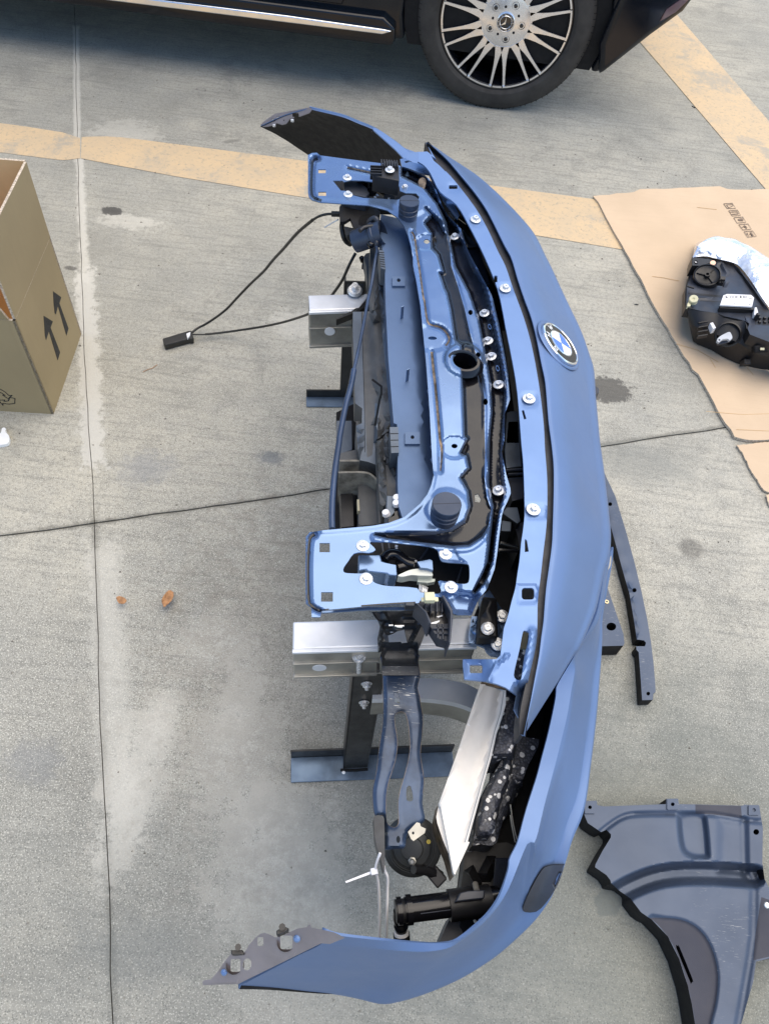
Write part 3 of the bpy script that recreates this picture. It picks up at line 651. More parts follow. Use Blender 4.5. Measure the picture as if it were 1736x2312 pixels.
lab = sheet('barcode_label', p('N860,955 915,935 1265,948 1310,990 1280,1120 1100,1110 812,1095'), .205, [M_white], grid=30, parent=hl_, skirt=.1985, cap=True)
sheet('label_carrier', p('N812,1098 1300,1130 1310,1165 812,1140'), .196, [M_bplast], grid=30, parent=hl_, skirt=.17)
for i, x in enumerate((895, 905, 960, 985, 1005, 1035, 1050, 1070, 1105, 1112, 1125, 1150, 1163, 1180, 1200)):
    ink('barcode_bar', p('N%d,958 %d,996' % (x, x+4)), [1.1, .7, .9][i % 3], .2056, M_print, lab)
for s in ('N900,985 930,990', 'N1235,1003 1285,1008', 'N1235,1085 1258,1088', 'N1010,1072 1025,1074'): ink('label_print', p(s), 1.0, .2056, M_print, lab)
sheet('white_sticker', p('N665,1362 705,1350 750,1430 710,1446'), lambda P: zt(P)-.02, M_white, grid=99, parent=hl_, skirt=.14, cap=False)
rg = frame(at('N925,1530', .135), (-.25, -.75, .75))
lathe('bulb_ring', [(.037, -.02), (.037, .006), (.033, .008), (.031, 0), (.029, -.015), (0, -.015)], rg, M_bplast, hl_, n=40)
bulb = boxm('bulb_socket', frame(at('N850,1620', .145), (-.2, -.7, .8), (1, .45, 0)), (.034, .020, .022), M_bplast2, hl_, .003)
sheet('bulb_clip', S('N765,1620 790,1570 870,1520 950,1490 985,1540 990,1585 950,1612 920,1590 850,1600 800,1640', 3, True), .188, [mat('grey_clip', (.45, .47, .5), .4, .2)], holes=[circ('N800,1608', 2.2)], grid=99, parent=hl_, skirt=.178, bevel=.001)
boxm('connector', frame(at('N1420,1740', .15), (-.1, -.7, .7), (1, .3, 0)), (.05, .022, .03), M_void, hl_, .004)
boxm('connector_tag', frame(at('N1430,1742', .168), (-.1, -.6, .8), (1, .1, 0)), (.012, .007, .003), M_cream, hl_, .001)
boxm('foot', frame(at('N1180,1945', .05), (0, -.5, .8), (1, .1, 0)), (.020, .016, .035), M_bplast, hl_, .002)
for i in range(5): boxm('cooling_rib', frame(at('N%d,%d' % (560-3*i, 1300+65*i), .135), (-.2, -.4, .8), (1, .25, 0)), (.028, .004, .02), M_bplast, hl_, .001)
for i in range(3):
    for j in range(2): boxm('grid_rib', frame(at('N%d,%d' % (1390+75*i, 1290+60*j), .185), (0, -.1, 1), (1, .1, 0)), (.008, .007, .008), M_bplast, hl_, .001)
sheet('clip_tower', p('N1320,1130 1350,1128 1370,1200 1365,1260 1310,1240'), .20, M_white, grid=99, parent=hl_, skirt=.18, bevel=.001)
boxm('tower', frame(at('N1330,1300', .185), (0, 0, 1)), (.010, .010, .04), M_bplast, hl_, .002)
for s in ('N330,820 430,850', 'N310,1125 380,1150'): tube('pin', atv(p(s), .17), .003, M_bplast, hl_, n=8)
boxm('cell_block', frame(at('N828,745', .19), (-.1, -.2, 1), (1, -.1, 0)), (.016, .013, .03), M_bplast, hl_, .001)
for i in range(2):
    for j in range(2): boxm('cell', frame(at('N%d,%d' % (812+38*i, 725+38*j), .2065), (-.1, -.2, 1), (1, -.1, 0)), (.0048, .0042, .002), M_void, hl_, None)
ZS = 1.0
# ================================================================ loose things on the ground
def zin(z): return z
paper = sheet('paper_scrap', S('P-12,985 2,978 5,968 10,965 14,968 13,974 20,982 22,990 19,1000 5,1004 -14,1004', 3, True), wave(.003, .5, .008), M_paper, grid=4, skirt=.001); tag(paper, 'white crumpled paper scrap on the floor beside the cardboard box', 'paper scrap')
for s, l in (('V252,1290 262,1288 274,1296 268,1304 258,1303 254,1297', 'small curled dry brown leaf, the left one of two'), ('V350,1296 356,1284 366,1275 375,1280 374,1292 366,1302 356,1311 352,1306', 'larger dry brown leaf, the right one of two')):
    o = sheet('dry_leaf', rag(np.array(S(s, 3, True)), .5), wave(.012, .9, .006), M_leaf, grid=4, t=.001, feats=[('line', p(s)[:3], .004, 1, 6)]); tag(o, l+' on the floor', 'leaf', 'dry leaves on the floor')
V = []; Fc = []
rs = np.random.RandomState(5)
for k in range(700):
    x, y = rs.uniform(-1.4, 1.6), rs.uniform(-.1, 3.1); s_ = rs.uniform(.0008, .0026)*(1+.4*y); n0 = len(V); an = rs.uniform(0, 6)
    for q in range(3): V.append((x+s_*math.cos(an+q*2.1)*rs.uniform(.5, 1.5), y+s_*math.sin(an+q*2.1), .0001))
    V.append((x, y, s_*.8)); Fc += [(n0, n0+1, n0+3), (n0+1, n0+2, n0+3), (n0+2, n0, n0+3)]
gr = mesh('grit', V, Fc, mat('grit', (.30, .28, .24), .9, 0, .2, 0, .5, 40, col2=(.06, .055, .05)), None, smooth_=False); tag(gr, 'fine grit and crumbs scattered over the concrete floor', None, None, 'stuff')
for s, l in (('V1494,229 1501,233', 'short dark twig on the floor right of the car wheel'), ('V310,803 318,799 330,795 340,788', 'thin dry straw on the floor between carton and cable handle'), ('V1370,657 1378,658', 'tiny dark splinter on the floor beside the large cardboard sheet')):
    o = tube('twig', atv(p(s), .002), .0016 if 'straw' not in l else .0008, M_leaf if 'straw' in l else M_bplast, None, n=5, k=1); tag(o, l, 'twig')
# long trim strip
strip = sheet('trim_strip', p('Y182,705 250,850 320,1080 372,1270 420,1470 455,1640 478,1780 495,1920 506,2050 508,2105 494,2115 490,2155 422,2157 412,2010 400,1850 386,1835 384,1812 440,1812 447,1790 435,1775 388,1768 372,1660 340,1470 330,1440 290,1300 245,1130 215,1025 195,900'), .034, [M_liner, M_void], holes=[circ('Y218,902', 4.3), circ('Y373,1453', 4.8), circ('Y461,2115', 4.2)], grid=9, skirt=.004, smat=1,
      feats=[('poly', rect('Y205,880 240,920'), .0015, 2), ('poly', rect('Y343,1430 394,1477'), .0015, 2), ('line', p('Y215,930 270,1130 330,1350 385,1600 415,1850'), .003, 1, 5)])
tag(strip, 'long thin curved blue grey plastic trim strip lying on the floor', 'trim strip')
blk = sheet('wedge_block', p('Y150,1360 182,1390 205,1450 303,1735 309,1790 302,1808 150,1812 130,1600'), .052, [M_liner, M_void], holes=[circ('Y225,1686', 11, 9)], grid=12, skirt=.003, smat=1, bevel=.003)
tag(blk, 'dark wedge shaped plastic block with a round hole on the floor beside the bumper', 'plastic block')
lathe('brass_insert', [(.005, 0), (.005, .0015), (.0025, .0015), (.0025, -.003), (0, -.003)], frame(at('Y195,1528', .052), (0, 0, 1)), mat('brass', (.6, .5, .3), .35, .8), blk, n=20)
# wheel arch liner
lz = lambda P: .052+.016*np.sin((np.asarray(P)[:, 1]-1820)/330)
LZ = [('line', S('L520,800 620,740 800,670 1000,640 1250,640 1550,660', 3), -.034, 8, 30), ('poly', S('L985,230 1000,205 1150,205 1180,260 1200,480 1190,515 1100,515 1030,480 1000,400', 3, True), -.014, 16), ('poly', smooth(p('L760,972 880,970 1000,985 1100,1030 1180,1110 1240,1230 1275,1400 1260,1600 1220,1767 1180,2000 1080,2000 1000,1500 900,1200'), 3, True), -.007, 12),
      ('poly', p('L1290,240 1470,250 1475,620 1280,620'), -.006, 30), ('line', p('L1470,240 1480,640 1545,760 1540,1100 1510,1310 1430,1767'), -.004, 1, 14), ('line', smooth(p('L400,325 470,270 560,215 680,192 1000,190 1240,195 1470,235 1600,248'), 3), -.005, 1, 9)]
liner = sheet('wheel_arch_liner', p('L262,95 365,92 372,125 420,135 885,118 888,78 970,76 985,118 1100,120 1455,130 1475,122 1585,130 1600,230 1612,300 1608,560 1625,680 1680,790 1850,800 1900,1240 1661,1275 1560,1300 1540,1450 1490,1620 1450,1767 1400,2100 1130,2100 1110,1800 1080,1620 1050,1480 985,1280 900,1110 780,985 700,930 620,825 540,770 475,712 470,690 440,650 355,592 358,570 410,470 472,370 474,345 440,310 400,328 300,260 275,200'), lz, [M_liner, M_linerd, M_void], grid=4, skirt=.004, smat=2, sharp=50, feats=LZ,
      holes=[circ('L318,140', 4.5), circ('L933,122', 5), circ('L1562,327', 6.5), smooth(p('L962,1195 975,1182 990,1195 1085,1430 1084,1450 1072,1465 1062,1440'), 2, True)],
      zones=[(smooth(p('L760,972 880,970 1000,985 1100,1030 1180,1110 1240,1230 1275,1400 1260,1600 1220,1767 1180,2080 1135,2080 1110,1800 1080,1620 1050,1480 985,1280 900,1110 790,990'), 2, True), 1), (p('L1105,122 1448,132 1455,222 1240,196 1108,190'), 1), (p('L1600,815 1840,900 1880,1230 1661,1262 1540,1290 1555,1100'), 1)])
tag(liner, 'grey blue plastic wheel arch liner lying on the floor at the lower right', 'wheel arch liner')
for s in ('L278,96 355,188', 'L895,78 978,160', 'L1505,125 1585,200'):
    sheet('screw_tab', rect(s, 2), lambda P: lz(P)+.003, M_liner, holes=[circ(((p(s)[0][0]+p(s)[1][0])/2, (p(s)[0][1]+p(s)[1][1])/2), 4.2)], grid=9, parent=liner, skirt=.05)
lathe('rivet', [(.0055, 0), (.004, .002), (0, .0025)], frame(at('L1643,876', .082), (0, 0, 1)), M_zinc, liner, n=16)
# ================================================================ front end assembly
ang = math.radians(9.5); UU = Vector((math.cos(ang), math.sin(ang), 0)); VV = Vector((-math.sin(ang), math.cos(ang), 0)); ZZ = Vector((0, 0, 1))
fe = thing('front_end_assembly', (.1, .85, .30), 'grey car front end with bumper, round badge and radiator carrier on steel stands', 'car front end')
def part(name, label=None):
    o = bpy.data.objects.new(name, None); COL.objects.link(o); attach(o, fe); WM[o.name] = Matrix.Translation((0, 0, 0))
    o.empty_display_size = .05; o.matrix_parent_inverse = WM[fe.name].inverted()
    if label: o['label'] = label
    return o
WM[fe.name] = Matrix.Translation((.1, .85, .30))
# ---- bolts
BOLT = None
def bolt_mesh():
    bm = bmesh.new(); prof = [(0, 0), (.0108, 0), (.0112, .0006), (.0108, .0016), (.0075, .0026), (.0066, .0026)]; n = 24
    rings = []
    for r, h in prof[1:]: rings.append([bm.verts.new((r*math.cos(2*math.pi*j/n), r*math.sin(2*math.pi*j/n), h)) for j in range(n)])
    for a, b in zip(rings, rings[1:]):
        for j in range(n): bm.faces.new((a[j], a[(j+1) % n], b[(j+1) % n], b[j]))
    bm.faces.new(rings[-1])
    hx = lambda r, h, o=0: [bm.verts.new((r*math.cos(math.pi*j/3+o), r*math.sin(math.pi*j/3+o), h)) for j in range(6)]
    a, b, c, d = hx(.0062, .002), hx(.0062, .0066), hx(.0054, .0076), hx(.0030, .0076); e = hx(.0028, .0058)
    for q, w in ((a, b), (b, c), (c, d), (d, e)):
        for j in range(6): bm.faces.new((q[j], q[(j+1) % 6], w[(j+1) % 6], w[j]))
    bm.faces.new(e); me = bpy.data.meshes.new('bolt'); bm.to_mesh(me); bm.free(); me.materials.append(M_zinc)
    me.polygons.foreach_set('use_smooth', np.ones(len(me.polygons), bool)); me.set_sharp_from_angle(angle=math.radians(35)); return me
BOLT = bolt_mesh()
def bolt(s, z, parent, n=(0, 0, 1), k=1.0, rot=None):
    o = bpy.data.objects.new('bolt', BOLT); COL.objects.link(o)
    M = frame(at(s, z), n) @ Matrix.Rotation(random.random()*3 if rot is None else rot, 4, 'Z') @ Matrix.Scale(k*.72, 4)
    o.parent = parent; o.matrix_parent_inverse = WM[parent.name].inverted(); o.matrix_basis = M
    return o
# ---------------------------------------------------------------- bumper cover
SEALL = 'C1115,282 1135,320 1170,380 1225,450 1290,520 1420,690 1500,830 1560,960 E600,500 658,670 735,880 785,1050 822,1220 860,1450 888,1700 G830,200 845,400 845,640 835,780 820,900 800,1080 780,1250 777,1400 I700,240 650,470 600,700 585,830 590,925'
SEALR = 'C1118,280 1170,320 1250,395 1330,490 1420,600 1500,720 1600,920 E645,440 690,590 740,740 795,890 835,1050 870,1230 900,1380 G855,0 875,150 890,300 892,430 890,560 885,720 880,850 860,1010 840,1150 828,1290 820,1400 I738,180 720,330 690,490 660,650 630,800 602,930'
NOSER = 'C1122,281 1180,318 1250,370 1340,430 1440,500 1550,600 1661,710 E680,105 790,230 850,325 900,430 950,530 1000,640 1080,810 1170,1000 1230,1170 1262,1270 1272,1380 1280,1500 1310,1827 G1215,170 1240,350 1262,540 1285,750 1287,810 1285,880 1270,970 1240,1060 1205,1220 1170,1350 1060,1600 I1000,300 925,420 860,530 740,720 620,910 606,930'
n = 110
NZ = lambda P: .752-0*P
r0 = row(SEALR, .752, n); rR = row(NOSER, [.742, .70, .68, .672, .668, .664, .66, .66, .662, .668, .675, .69, .70, .705], n)
def pxof(Pw):
    v = Pw-np.array([0, 0, CH]); dz = v@Fv; return np.c_[IW/2+FPX*(v@Rv)/dz, IH/2-FPX*(v@Uv)/dz]
a_, b_ = pxof(r0), pxof(rR); rows = [r0]
for t, k in ((.10, .012), (.34, .16), (.62, .46), (.85, .76)):
    rows.append(atv(a_+(b_-a_)*t, r0[:, 2]+(rR[:, 2]-r0[:, 2])*k))
rows.append(rR)
edge_n = np.gradient(rR, axis=0); out_ = np.c_[edge_n[:, 1], -edge_n[:, 0], 0*edge_n[:, 0]]; out_ /= np.linalg.norm(out_, axis=1)[:, None]+1e-9
if out_[n//2] @ np.array([1, 0, 0]) < 0: out_ = -out_
fade = np.clip(np.minimum(np.arange(n), n-1-np.arange(n))/14, 0, 1)[:, None]
r1 = rR-out_*.006*fade+np.array([0, 0, -.05])*fade; r2 = rR-out_*.03*fade+np.array([0, 0, -.20])*fade; r3 = rR-out_*.03*fade+np.array([0, 0, -.46])*fade
rows += [r1, r2, r3]
bump_ = loft('bumper_cover', rows, [M_primer_sky, M_void], fe, m=5, sharp=48, solid=.0032, moff=1)
# lower wrap-around arm
AA = 'G1262,1000 1240,1060 I1150,20 1005,300 860,545 848,620 835,700 810,820 780,950 740,1100 700,1250 620,1500 560,1727 J1105,470 1078,530 1072,590 1020,750 960,850 910,905 860,950 795,1005 730,1043 640,1050 560,1050 400,1042 200,1025 0,1000 K850,352'
BB = 'G1272,1010 1250,1090 I1165,60 1012,302 985,470 960,600 930,780 890,950 840,1150 760,1450 690,1727 J1190,430 1100,650 1055,745 1000,830 930,910 850,980 775,1035 700,1080 600,1100 500,1104 380,1097 250,1085 0,1060 K850,445'
DD = 'G1290,880 1280,1000 I1181,40 1179,200 1172,400 1150,700 1128,920 1100,1150 1050,1500 960,1727 J1420,560 1375,680 1330,780 1270,870 1200,950 1100,1045 1000,1130 890,1205 780,1270 650,1330 520,1380 400,1415 290,1432 150,1400 0,1370 K750,765 500,740 300,731'
n = 130
ra = row(AA, [.672, .668, .66, .65, .63, .615, .605, .60, .60, .60, .60, .60, .60, .60, .60, .60], n)
rb = row(BB, [.665, .66, .652, .642, .624, .610, .600, .596, .596, .596, .596, .596, .596, .59, .58, .575], n)
rd = row(DD, [.64, .60, .575, .565, .56, .555, .545, .53, .50, .45, .40, .365, .34, .33, .34, .37, .42], n)
a_, b_ = pxof(rb), pxof(rd); rows = [ra, rb]
for t, k in ((.25, .27), (.5, .55), (.75, .80)): rows.append(atv(a_+(b_-a_)*t, rb[:, 2]+(rd[:, 2]-rb[:, 2])*k))
rows.append(rd)
tg = np.gradient(rd, axis=0); out_ = np.c_[tg[:, 1], -tg[:, 0], 0*tg[:, 0]]; out_ /= np.linalg.norm(out_, axis=1)[:, None]+1e-9
if out_[n//3] @ np.array([1, 0, 0]) < 0: out_ = -out_
dn = np.interp(np.arange(n), [0, n*.5, n*.72, n*.86, n-1], [.36, .32, .14, .03, .0])[:, None]
rows.append(rd-out_*.3*dn*.3+np.array([0, 0, -.35])*dn*.4); rows.append(rd-out_*.25*dn+np.array([0, 0, -1.0])*dn)
arm = loft('bumper_arm', rows, [M_primer_sky, M_void], bump_, m=5, linear=(0,), sharp=14, solid=.003, moff=1)
# inner flange under the near arm edge
# end plate of the near arm
EP = p('K52,702 55,724 290,716 845,443 905,448 960,425 1005,407 935,372 865,355 780,340 775,318 760,322 752,336 690,345 630,372 600,388 575,400 540,405 500,385 470,374 440,380 400,412 385,432 365,452 345,490 330,508 300,522 245,515 225,535 190,580 150,640 110,685 70,690')
ez = plz(('K860,400', .598), ('K300,725', .43), ('K400,420', .52))
plate = sheet('end_plate', EP, ez, [M_plate, M_black], grid=9, parent=bump_, t=.0028, holes=[rect('K240,548 306,634', 4), circ('K350,585', 10, 14, 5), rect('K420,402 460,462', 3), rect('K572,390 655,484', 6)],
              feats=[('line', p('K55,712 290,703 840,430'), .003, 1, 3)], zones=[(p('K846,384 860,355 935,372 1005,407 960,425 905,448 846,440'), 0)])
for s in ('K200,634', 'K687,408'): lathe('stud', [(.0042, -.001), (.0042, .003), (.002, .005), (0, .005)], frame(at(s, ez(p(s))[0]), (-.2, -.5, 1)), M_flange_sky, plate, n=14)
for s, z_ in (('K240,490 320,488 335,520 245,520', .01), ('K545,360 600,330 632,345 600,375 548,392', .01)):
    c_ = np.array(p(s)).mean(0); sheet('clip', p(s), ez([c_])[0]+z_, M_steel, grid=99, parent=plate, skirt=ez([c_])[0]-.008, bevel=.001)
for s in ('K290,470', 'K585,335'): tube('clip_tongue', [at(s, ez(p(s))[0]+.002), at(s, ez(p(s))[0]+.016)], .004, M_steel, plate, n=8, k=1)
for s in ('K270,592', 'K612,438'):
    c_ = at(s, ez(p(s))[0]-.012); tube('sleeve', [c_+Vector((0, 0, .008)), c_-Vector((0, 0, .012))], .011, M_plate, plate, n=16, k=1, cap=False)
# washer cover
WC = smooth(p('J1413,562 1418,565 1395,640 1360,715 1300,800 1245,850 1180,852 1165,838 1167,820 1190,760 1240,660 1285,590 1310,572 1350,562'), 2, True)
q_ = np.asarray(WC); 
from mathutils.bvhtree import BVHTree
def hitter(o):
    dg = bpy.context.evaluated_depsgraph_get(); me = o.data; bv = BVHTree.FromPolygons([v.co[:] for v in me.vertices], [p_.vertices[:] for p_ in me.polygons])
    def f(P):
        out = []
        for x, y in np.asarray(P).reshape(-1, 2):
            d = Vector(Fv+Rv*(x-IW/2)/FPX+Uv*(IH/2-y)/FPX); h = bv.ray_cast(Vector((0, 0, CH)), d.normalized())
            out.append(h[0].z if h[0] else np.nan)
        a = np.array(out); ok = ~np.isnan(a)
        if ok.any(): a[~ok] = a[ok].mean()
        else: a[:] = .6
        return a
    return f
on_arm = hitter(arm); on_nose = hitter(bump_)
sheet('washer_cover_gap', ribbon(np.r_[WC, WC[:1]], 3.0), lambda P: on_arm(P)+.003, M_seal, grid=99, parent=bump_, t=.001)
sheet('washer_cover', WC, lambda P: on_arm(P)+.0045, [M_bplast2], grid=10, parent=bump_, t=.002)
# far arm
TOP = 'C385,64 440,78 500,92 600,118 690,155 780,192 850,235 920,285 980,335 1050,385 1130,470'
BOT = 'C80,176 120,196 160,215 200,238 250,268 300,302 350,335 430,390 520,470 620,560 760,640'
rt = row(TOP, .60, 60); rbm = row(BOT, [.44, .42, .40, .37, .34, .32, .31, .30], 60)
mid = (rt+rbm)/2+np.array([.0, .012, 0])
far_arm = loft('bumper_arm', [rbm, mid, rt], [M_primer_sky, M_void], bump_, m=6, sharp=30, solid=.003, moff=1, flip=True)
rim0 = row('C385,60 440,73 500,87 600,112 690,149 780,186 850,228 920,276 980,322 1050,350 1130,400', .596, 60)
loft('arm_rim', [rt, rim0], [M_flange_sky], far_arm, m=2, solid=.002, flip=True, linear=(0,))
sheet('arm_shoulder', p('C780,190 800,192 850,222 930,282 985,325 1010,345 1060,340 1120,338 1175,385 1215,440 1290,520 1270,560 1180,500 1130,470 1060,425 1020,400 970,378 920,325 850,262 782,202'), .602, [M_flange_sky, M_black], grid=10, parent=bump_, t=.003)
EPF = p('C80,170 100,150 130,128 170,102 260,85 385,62 400,72 385,92 330,112 290,122 262,132 240,160 215,166 180,156 168,178 150,172 120,178 90,180')
ezf = plz(('C385,70', .60), ('C85,172', .44), ('C200,150', .50))
pf = sheet('end_plate', EPF, ezf, [M_plate], grid=8, parent=bump_, t=.0028, holes=[circ('C160,140', 5, 4), circ('C190,124', 4.2, 3.6), rect('C278,92 318,122', 3), circ('C225,142', 1.8)])
for s in ('C165,176', 'C278,145'): boxm('clip', frame(at(s, ezf(p(s))[0]), (0, 0, 1)), (.008, .006, .006), M_zinc, pf, .001)
tube('inner_seam', row('C776,200 776,260 778,330 780,400', [.598, .50, .42, .36], 8)+np.array([0, -.006, 0]), .0012, M_bplast2, far_arm, n=6)
# badge
bn = Vector((UU.x*math.sin(math.radians(27)), UU.y*math.sin(math.radians(27)), math.cos(math.radians(27))))
bz = on_nose(np.array([(1262, 778.5)]))[0]
nh = []
bc_ = at((1262, 778.5), bz)
def top_dir():
    return (VV*1.0+UU*-.0)
# read the real surface direction under the badge
pts_ = [at((1262+dx, 778.5+dy), on_nose(np.array([(1262+dx, 778.5+dy)]))[0]) for dx, dy in ((-26, -20), (26, 18), (-10, 22), (12, -24))]
bn = (pts_[1]-pts_[0]).cross(pts_[3]-pts_[2]).normalized(); bn = bn if bn.z > 0 else -bn
ME = frame(bc_+bn*.0022, bn, -UU)         # local x points back to the carrier = top of the badge
print('badge z', bz, 'normal', bn)
badge = lathe('badge', [(.0425, -.006), (.0425, .0012), (.0415, .0024), (.0398, .0026), (.0388, .0018), (.0262, .0022), (.0258, .0030), (.0245, .0032), (.0240, .0024)], ME, [M_chrome, M_black], bump_, n=64, mi=[0, 0, 0, 0, 1, 0, 0, 0])
for k in range(4):
    P_ = [(0, 0)]+[pol(k*90+90*i/10, .0241) for i in range(11)]
    prismw('quadrant', P_, ME, -.001, .0027, [M_bwhite, M_bblue][(k+1) % 2], badge)
def letter(ch, a):
    R_ = .0325; a = math.radians(a)
    def L(x, y): # letter space: y outwards, x clockwise along the ring
        rr = R_+y*.0088; th = a-x*.0088/R_; return (rr*math.cos(th), rr*math.sin(th))
    SG = {'B': ['-.4,-.5 -.4,.5 .2,.5 .42,.3 .2,.05 -.35,.02', '.2,.03 .48,-.22 .25,-.5 -.4,-.5'], 'M': ['-.5,-.5 -.45,.5 0,-.35 .45,.5 .5,-.5'], 'W': ['-.62,.5 -.32,-.5 0,.4 .32,-.5 .62,.5']}
    for st_ in SG[ch]:
        Q = [tuple(map(float, t.split(','))) for t in st_.split()]
        stroke('letter', [L(*q) for q in Q], .0016, ME, .0024, M_bwhite, badge)
letter('B', 50); letter('M', 0); letter('W', -50)
# recessed ring print round the badge: a shallow raised dish in the cover
lathe('badge_seat', [(.0505, -.0035), (.048, -.0006), (.0428, -.0030)], ME, M_primer_sky, bump_, n=64, sharp=0)
# ---------------------------------------------------------------- mounting flange, seal
FLL = 'C1040,345 1075,395 1100,420 1140,470 1200,580 1300,660 1380,800 1480,1000 1560,1200 1600,1384 E480,560 540,720 600,950 650,1200 690,1450 720,1827 G680,300 690,600 682,730 665,850 655,960 640,1060 625,1160 600,1250 575,1350 545,1440'
fl_out = p('C1062,340 1120,338 1150,362')+[tuple(q) for q in S(SEALL, 3)][2:-3]
fl_left = [tuple(q) for q in S('C1060,400 1100,425 1140,475 1200,590 1300,668 1380,800 1480,1000 1560,1200 1600,1384 E600,950 650,1200 690,1450 720,1827 G680,300 690,600 682,730 665,850 655,960 640,1060 625,1160 600,1250 575,1350 545,1440', 3)]
tail = p('I430,330 400,360 150,360 148,400 160,510 320,525 400,545 470,572 550,628 530,735 585,838')
flo = fl_out+tail[::-1]+fl_left[::-1]
fz = lambda P: .747+0*np.asarray(P)[:, 0]
slots = [rect('E515,572 540,622', 2), p('E722,1585 738,1580 757,1645 740,1652'), p('G690,820 705,830 718,908 690,912'), rect('G668,1160 756,1242', 7),
         smooth(p('I600,152 618,147 640,155 645,172 636,240 612,330 600,420 588,500 572,518 545,508 530,480 545,400 570,300 585,220'), 2, True), rect('I200,402 296,464', 3), p('C1145,365 1190,395 1230,440 1235,465 1195,425 1160,395'), rect('C1255,548 1308,572', 2)]
flange = sheet('mounting_flange', flo, fz, [M_flange_sky, M_seal], grid=6, parent=fe, t=.003, holes=slots, sharp=25,
               feats=[('line', p('G548,1450 640,1400 760,1200'), -.0, 2, 8), ('poly', p('I140,340 300,360 330,430 310,530 140,530'), -.02, 40), ('line', p('I330,520 400,400 480,330'), .004, 1, 6),
                      ('poly', rect('G640,1135 780,1270', 8), -.002, 3), ('poly', rect('G700,580 838,683', 8), -.0015, 3), ('poly', rect('E548,640 655,715', 6), -.0015, 3), ('poly', rect('E722,1460 838,1552', 6), -.0015, 3), ('poly', rect('E335,120 440,190', 6), -.0015, 3), ('poly', rect('C1248,540 1325,582', 4), -.0015, 3),
                      ('poly', p('I560,560 640,560 600,840 520,740'), -.03, 30), ('line', p('I668,160 650,300 620,430 570,560'), .008, 2, 14)])
for s in ('C1420,765', 'E597,670', 'E775,1497', 'G748,617'): bolt(s, .748, flange, (.04, -.02, 1), 1.25)
seal = sheet('rubber_seal', [(q[0]-4, q[1]) for q in S(SEALL, 3)]+[tuple(q) for q in S(SEALR, 3)][::-1], .7415, [M_seal], grid=8, parent=fe, skirt=.71, cap=False, smat=0)
# ---------------------------------------------------------------- radiator carrier
CO = p('C375,360 400,347 430,345 450,362 600,382 780,405 945,425 965,440 1010,450 1070,480 1130,505 1175,580 1215,680 1250,740 1330,820 1345,880 1375,960 1460,1120 1520,1230 E510,760 550,930 580,1080 600,1190 620,1310 635,1500 595,1610 G548,130 530,215 545,290 560,370 590,470 592,505 570,560 545,610 530,660 510,820 497,930 480,1030 430,1165 370,1240 340,1305 325,1345') + \
     p('T1452,815 1450,880 1260,880 1205,865 1190,800 1150,720 1060,640 970,640 760,690 F790,862 620,870 430,885 185,908 175,950 122,950 118,890 85,865 82,650 85,450 110,420 190,408 350,394 500,380 600,362 700,325 800,240 845,180 868,125 884,60 D1058,1560 1048,1450 1030,1100 1012,850 1000,700 980,500 960,300 930,120 905,0 C1030,1000 1018,930 1000,865 975,805 930,748 870,706 760,676 600,665 450,655 400,640 380,620 375,590')
holes = [rect('F170,487 235,545'), rect('F180,794 254,854'), rect('C440,450 486,473'), rect('C440,590 488,615'),
         smooth(p('F487,480 600,482 720,495 850,508 905,530 915,560 925,592 950,606 1020,612 1088,617 1104,632 1107,680 1104,722 1090,740 1045,742 925,722 915,740 930,785 905,805 800,796 780,770 680,760 600,757 540,745 505,728 495,690 470,672 440,678 345,676 320,665 322,640 350,600 385,552 440,545 480,548 520,530 500,505'), 2, True),
         p('C530,520 590,520 600,528 640,518 720,520 830,535 945,555 950,585 985,598 1050,600 1070,620 1065,636 950,634 930,640 820,632 720,628 650,610 620,585 580,582'),
         circ('D1050,543', 10, 3.8, 2), circ('D1215,1352', 7, 5.2), circ('C1116,900', 6.5, 5.2), circ('D1335,350', 5, 6), circ('D1392,668', 5.5, 6), circ('D1447,1020', 5.5, 7.5), circ('D1285,715', 25, 17, 12),
         p('F1140,185 1160,178 1178,212 1168,235 1140,228'), circ('D1560,470', 0.1)][:14]
BAND = p('C1110,690 1150,735 1105,785 1150,850 1150,940 1190,985 1220,1092 1197,1095 1232,1200 D1160,200 1190,330 1225,560 1268,600 1275,830 1285,1080 1292,1280 1312,1300 1262,1405 1305,1425 1325,1520 1262,1590 F1098,160 1112,260 1082,350 1000,402 900,420 700,424 520,430 515,437 600,458 800,482 1000,505 1100,500 1180,450 1225,380 1242,280 1215,200 1200,80 D1445,1400 1440,1200 1440,1000 1420,850 1380,680 1330,500 1290,320 1240,150 1190,0 C1262,960 1240,860 1195,770')
VAL = p('C960,440 1000,440 1060,470 1100,492 1150,560 1190,650 1235,735 1305,815 1330,880 1365,965 1420,1080 1480,1180 D1470,260 1500,400 1555,650 1590,880 1592,990 1578,1150 1560,1400 1575,1600 F1325,170 1285,300 1262,450 1245,600 1200,730 1140,800 1130,790 1180,700 1222,600 1245,400 1258,260 1228,120 D1480,1300 1500,1100 1490,880 1440,600 1400,400 1330,200 1225,0 C1265,900 1240,780 1180,660 1100,560 1030,525 960,490')
brown = [(ribbon(S('C1022,840 1040,870 1052,960 1075,1100 1095,1250 D990,260 1012,415 1050,445 1115,465 1160,510 1176,560 1150,600', 3), 4.2), 1), (ribbon(S('D1045,645 1058,780 1072,900 1090,1100 1106,1290 1122,1400 1110,1540', 3), np.interp(np.arange(19), [0, 14, 18], [6, 6, 3])), 1)]
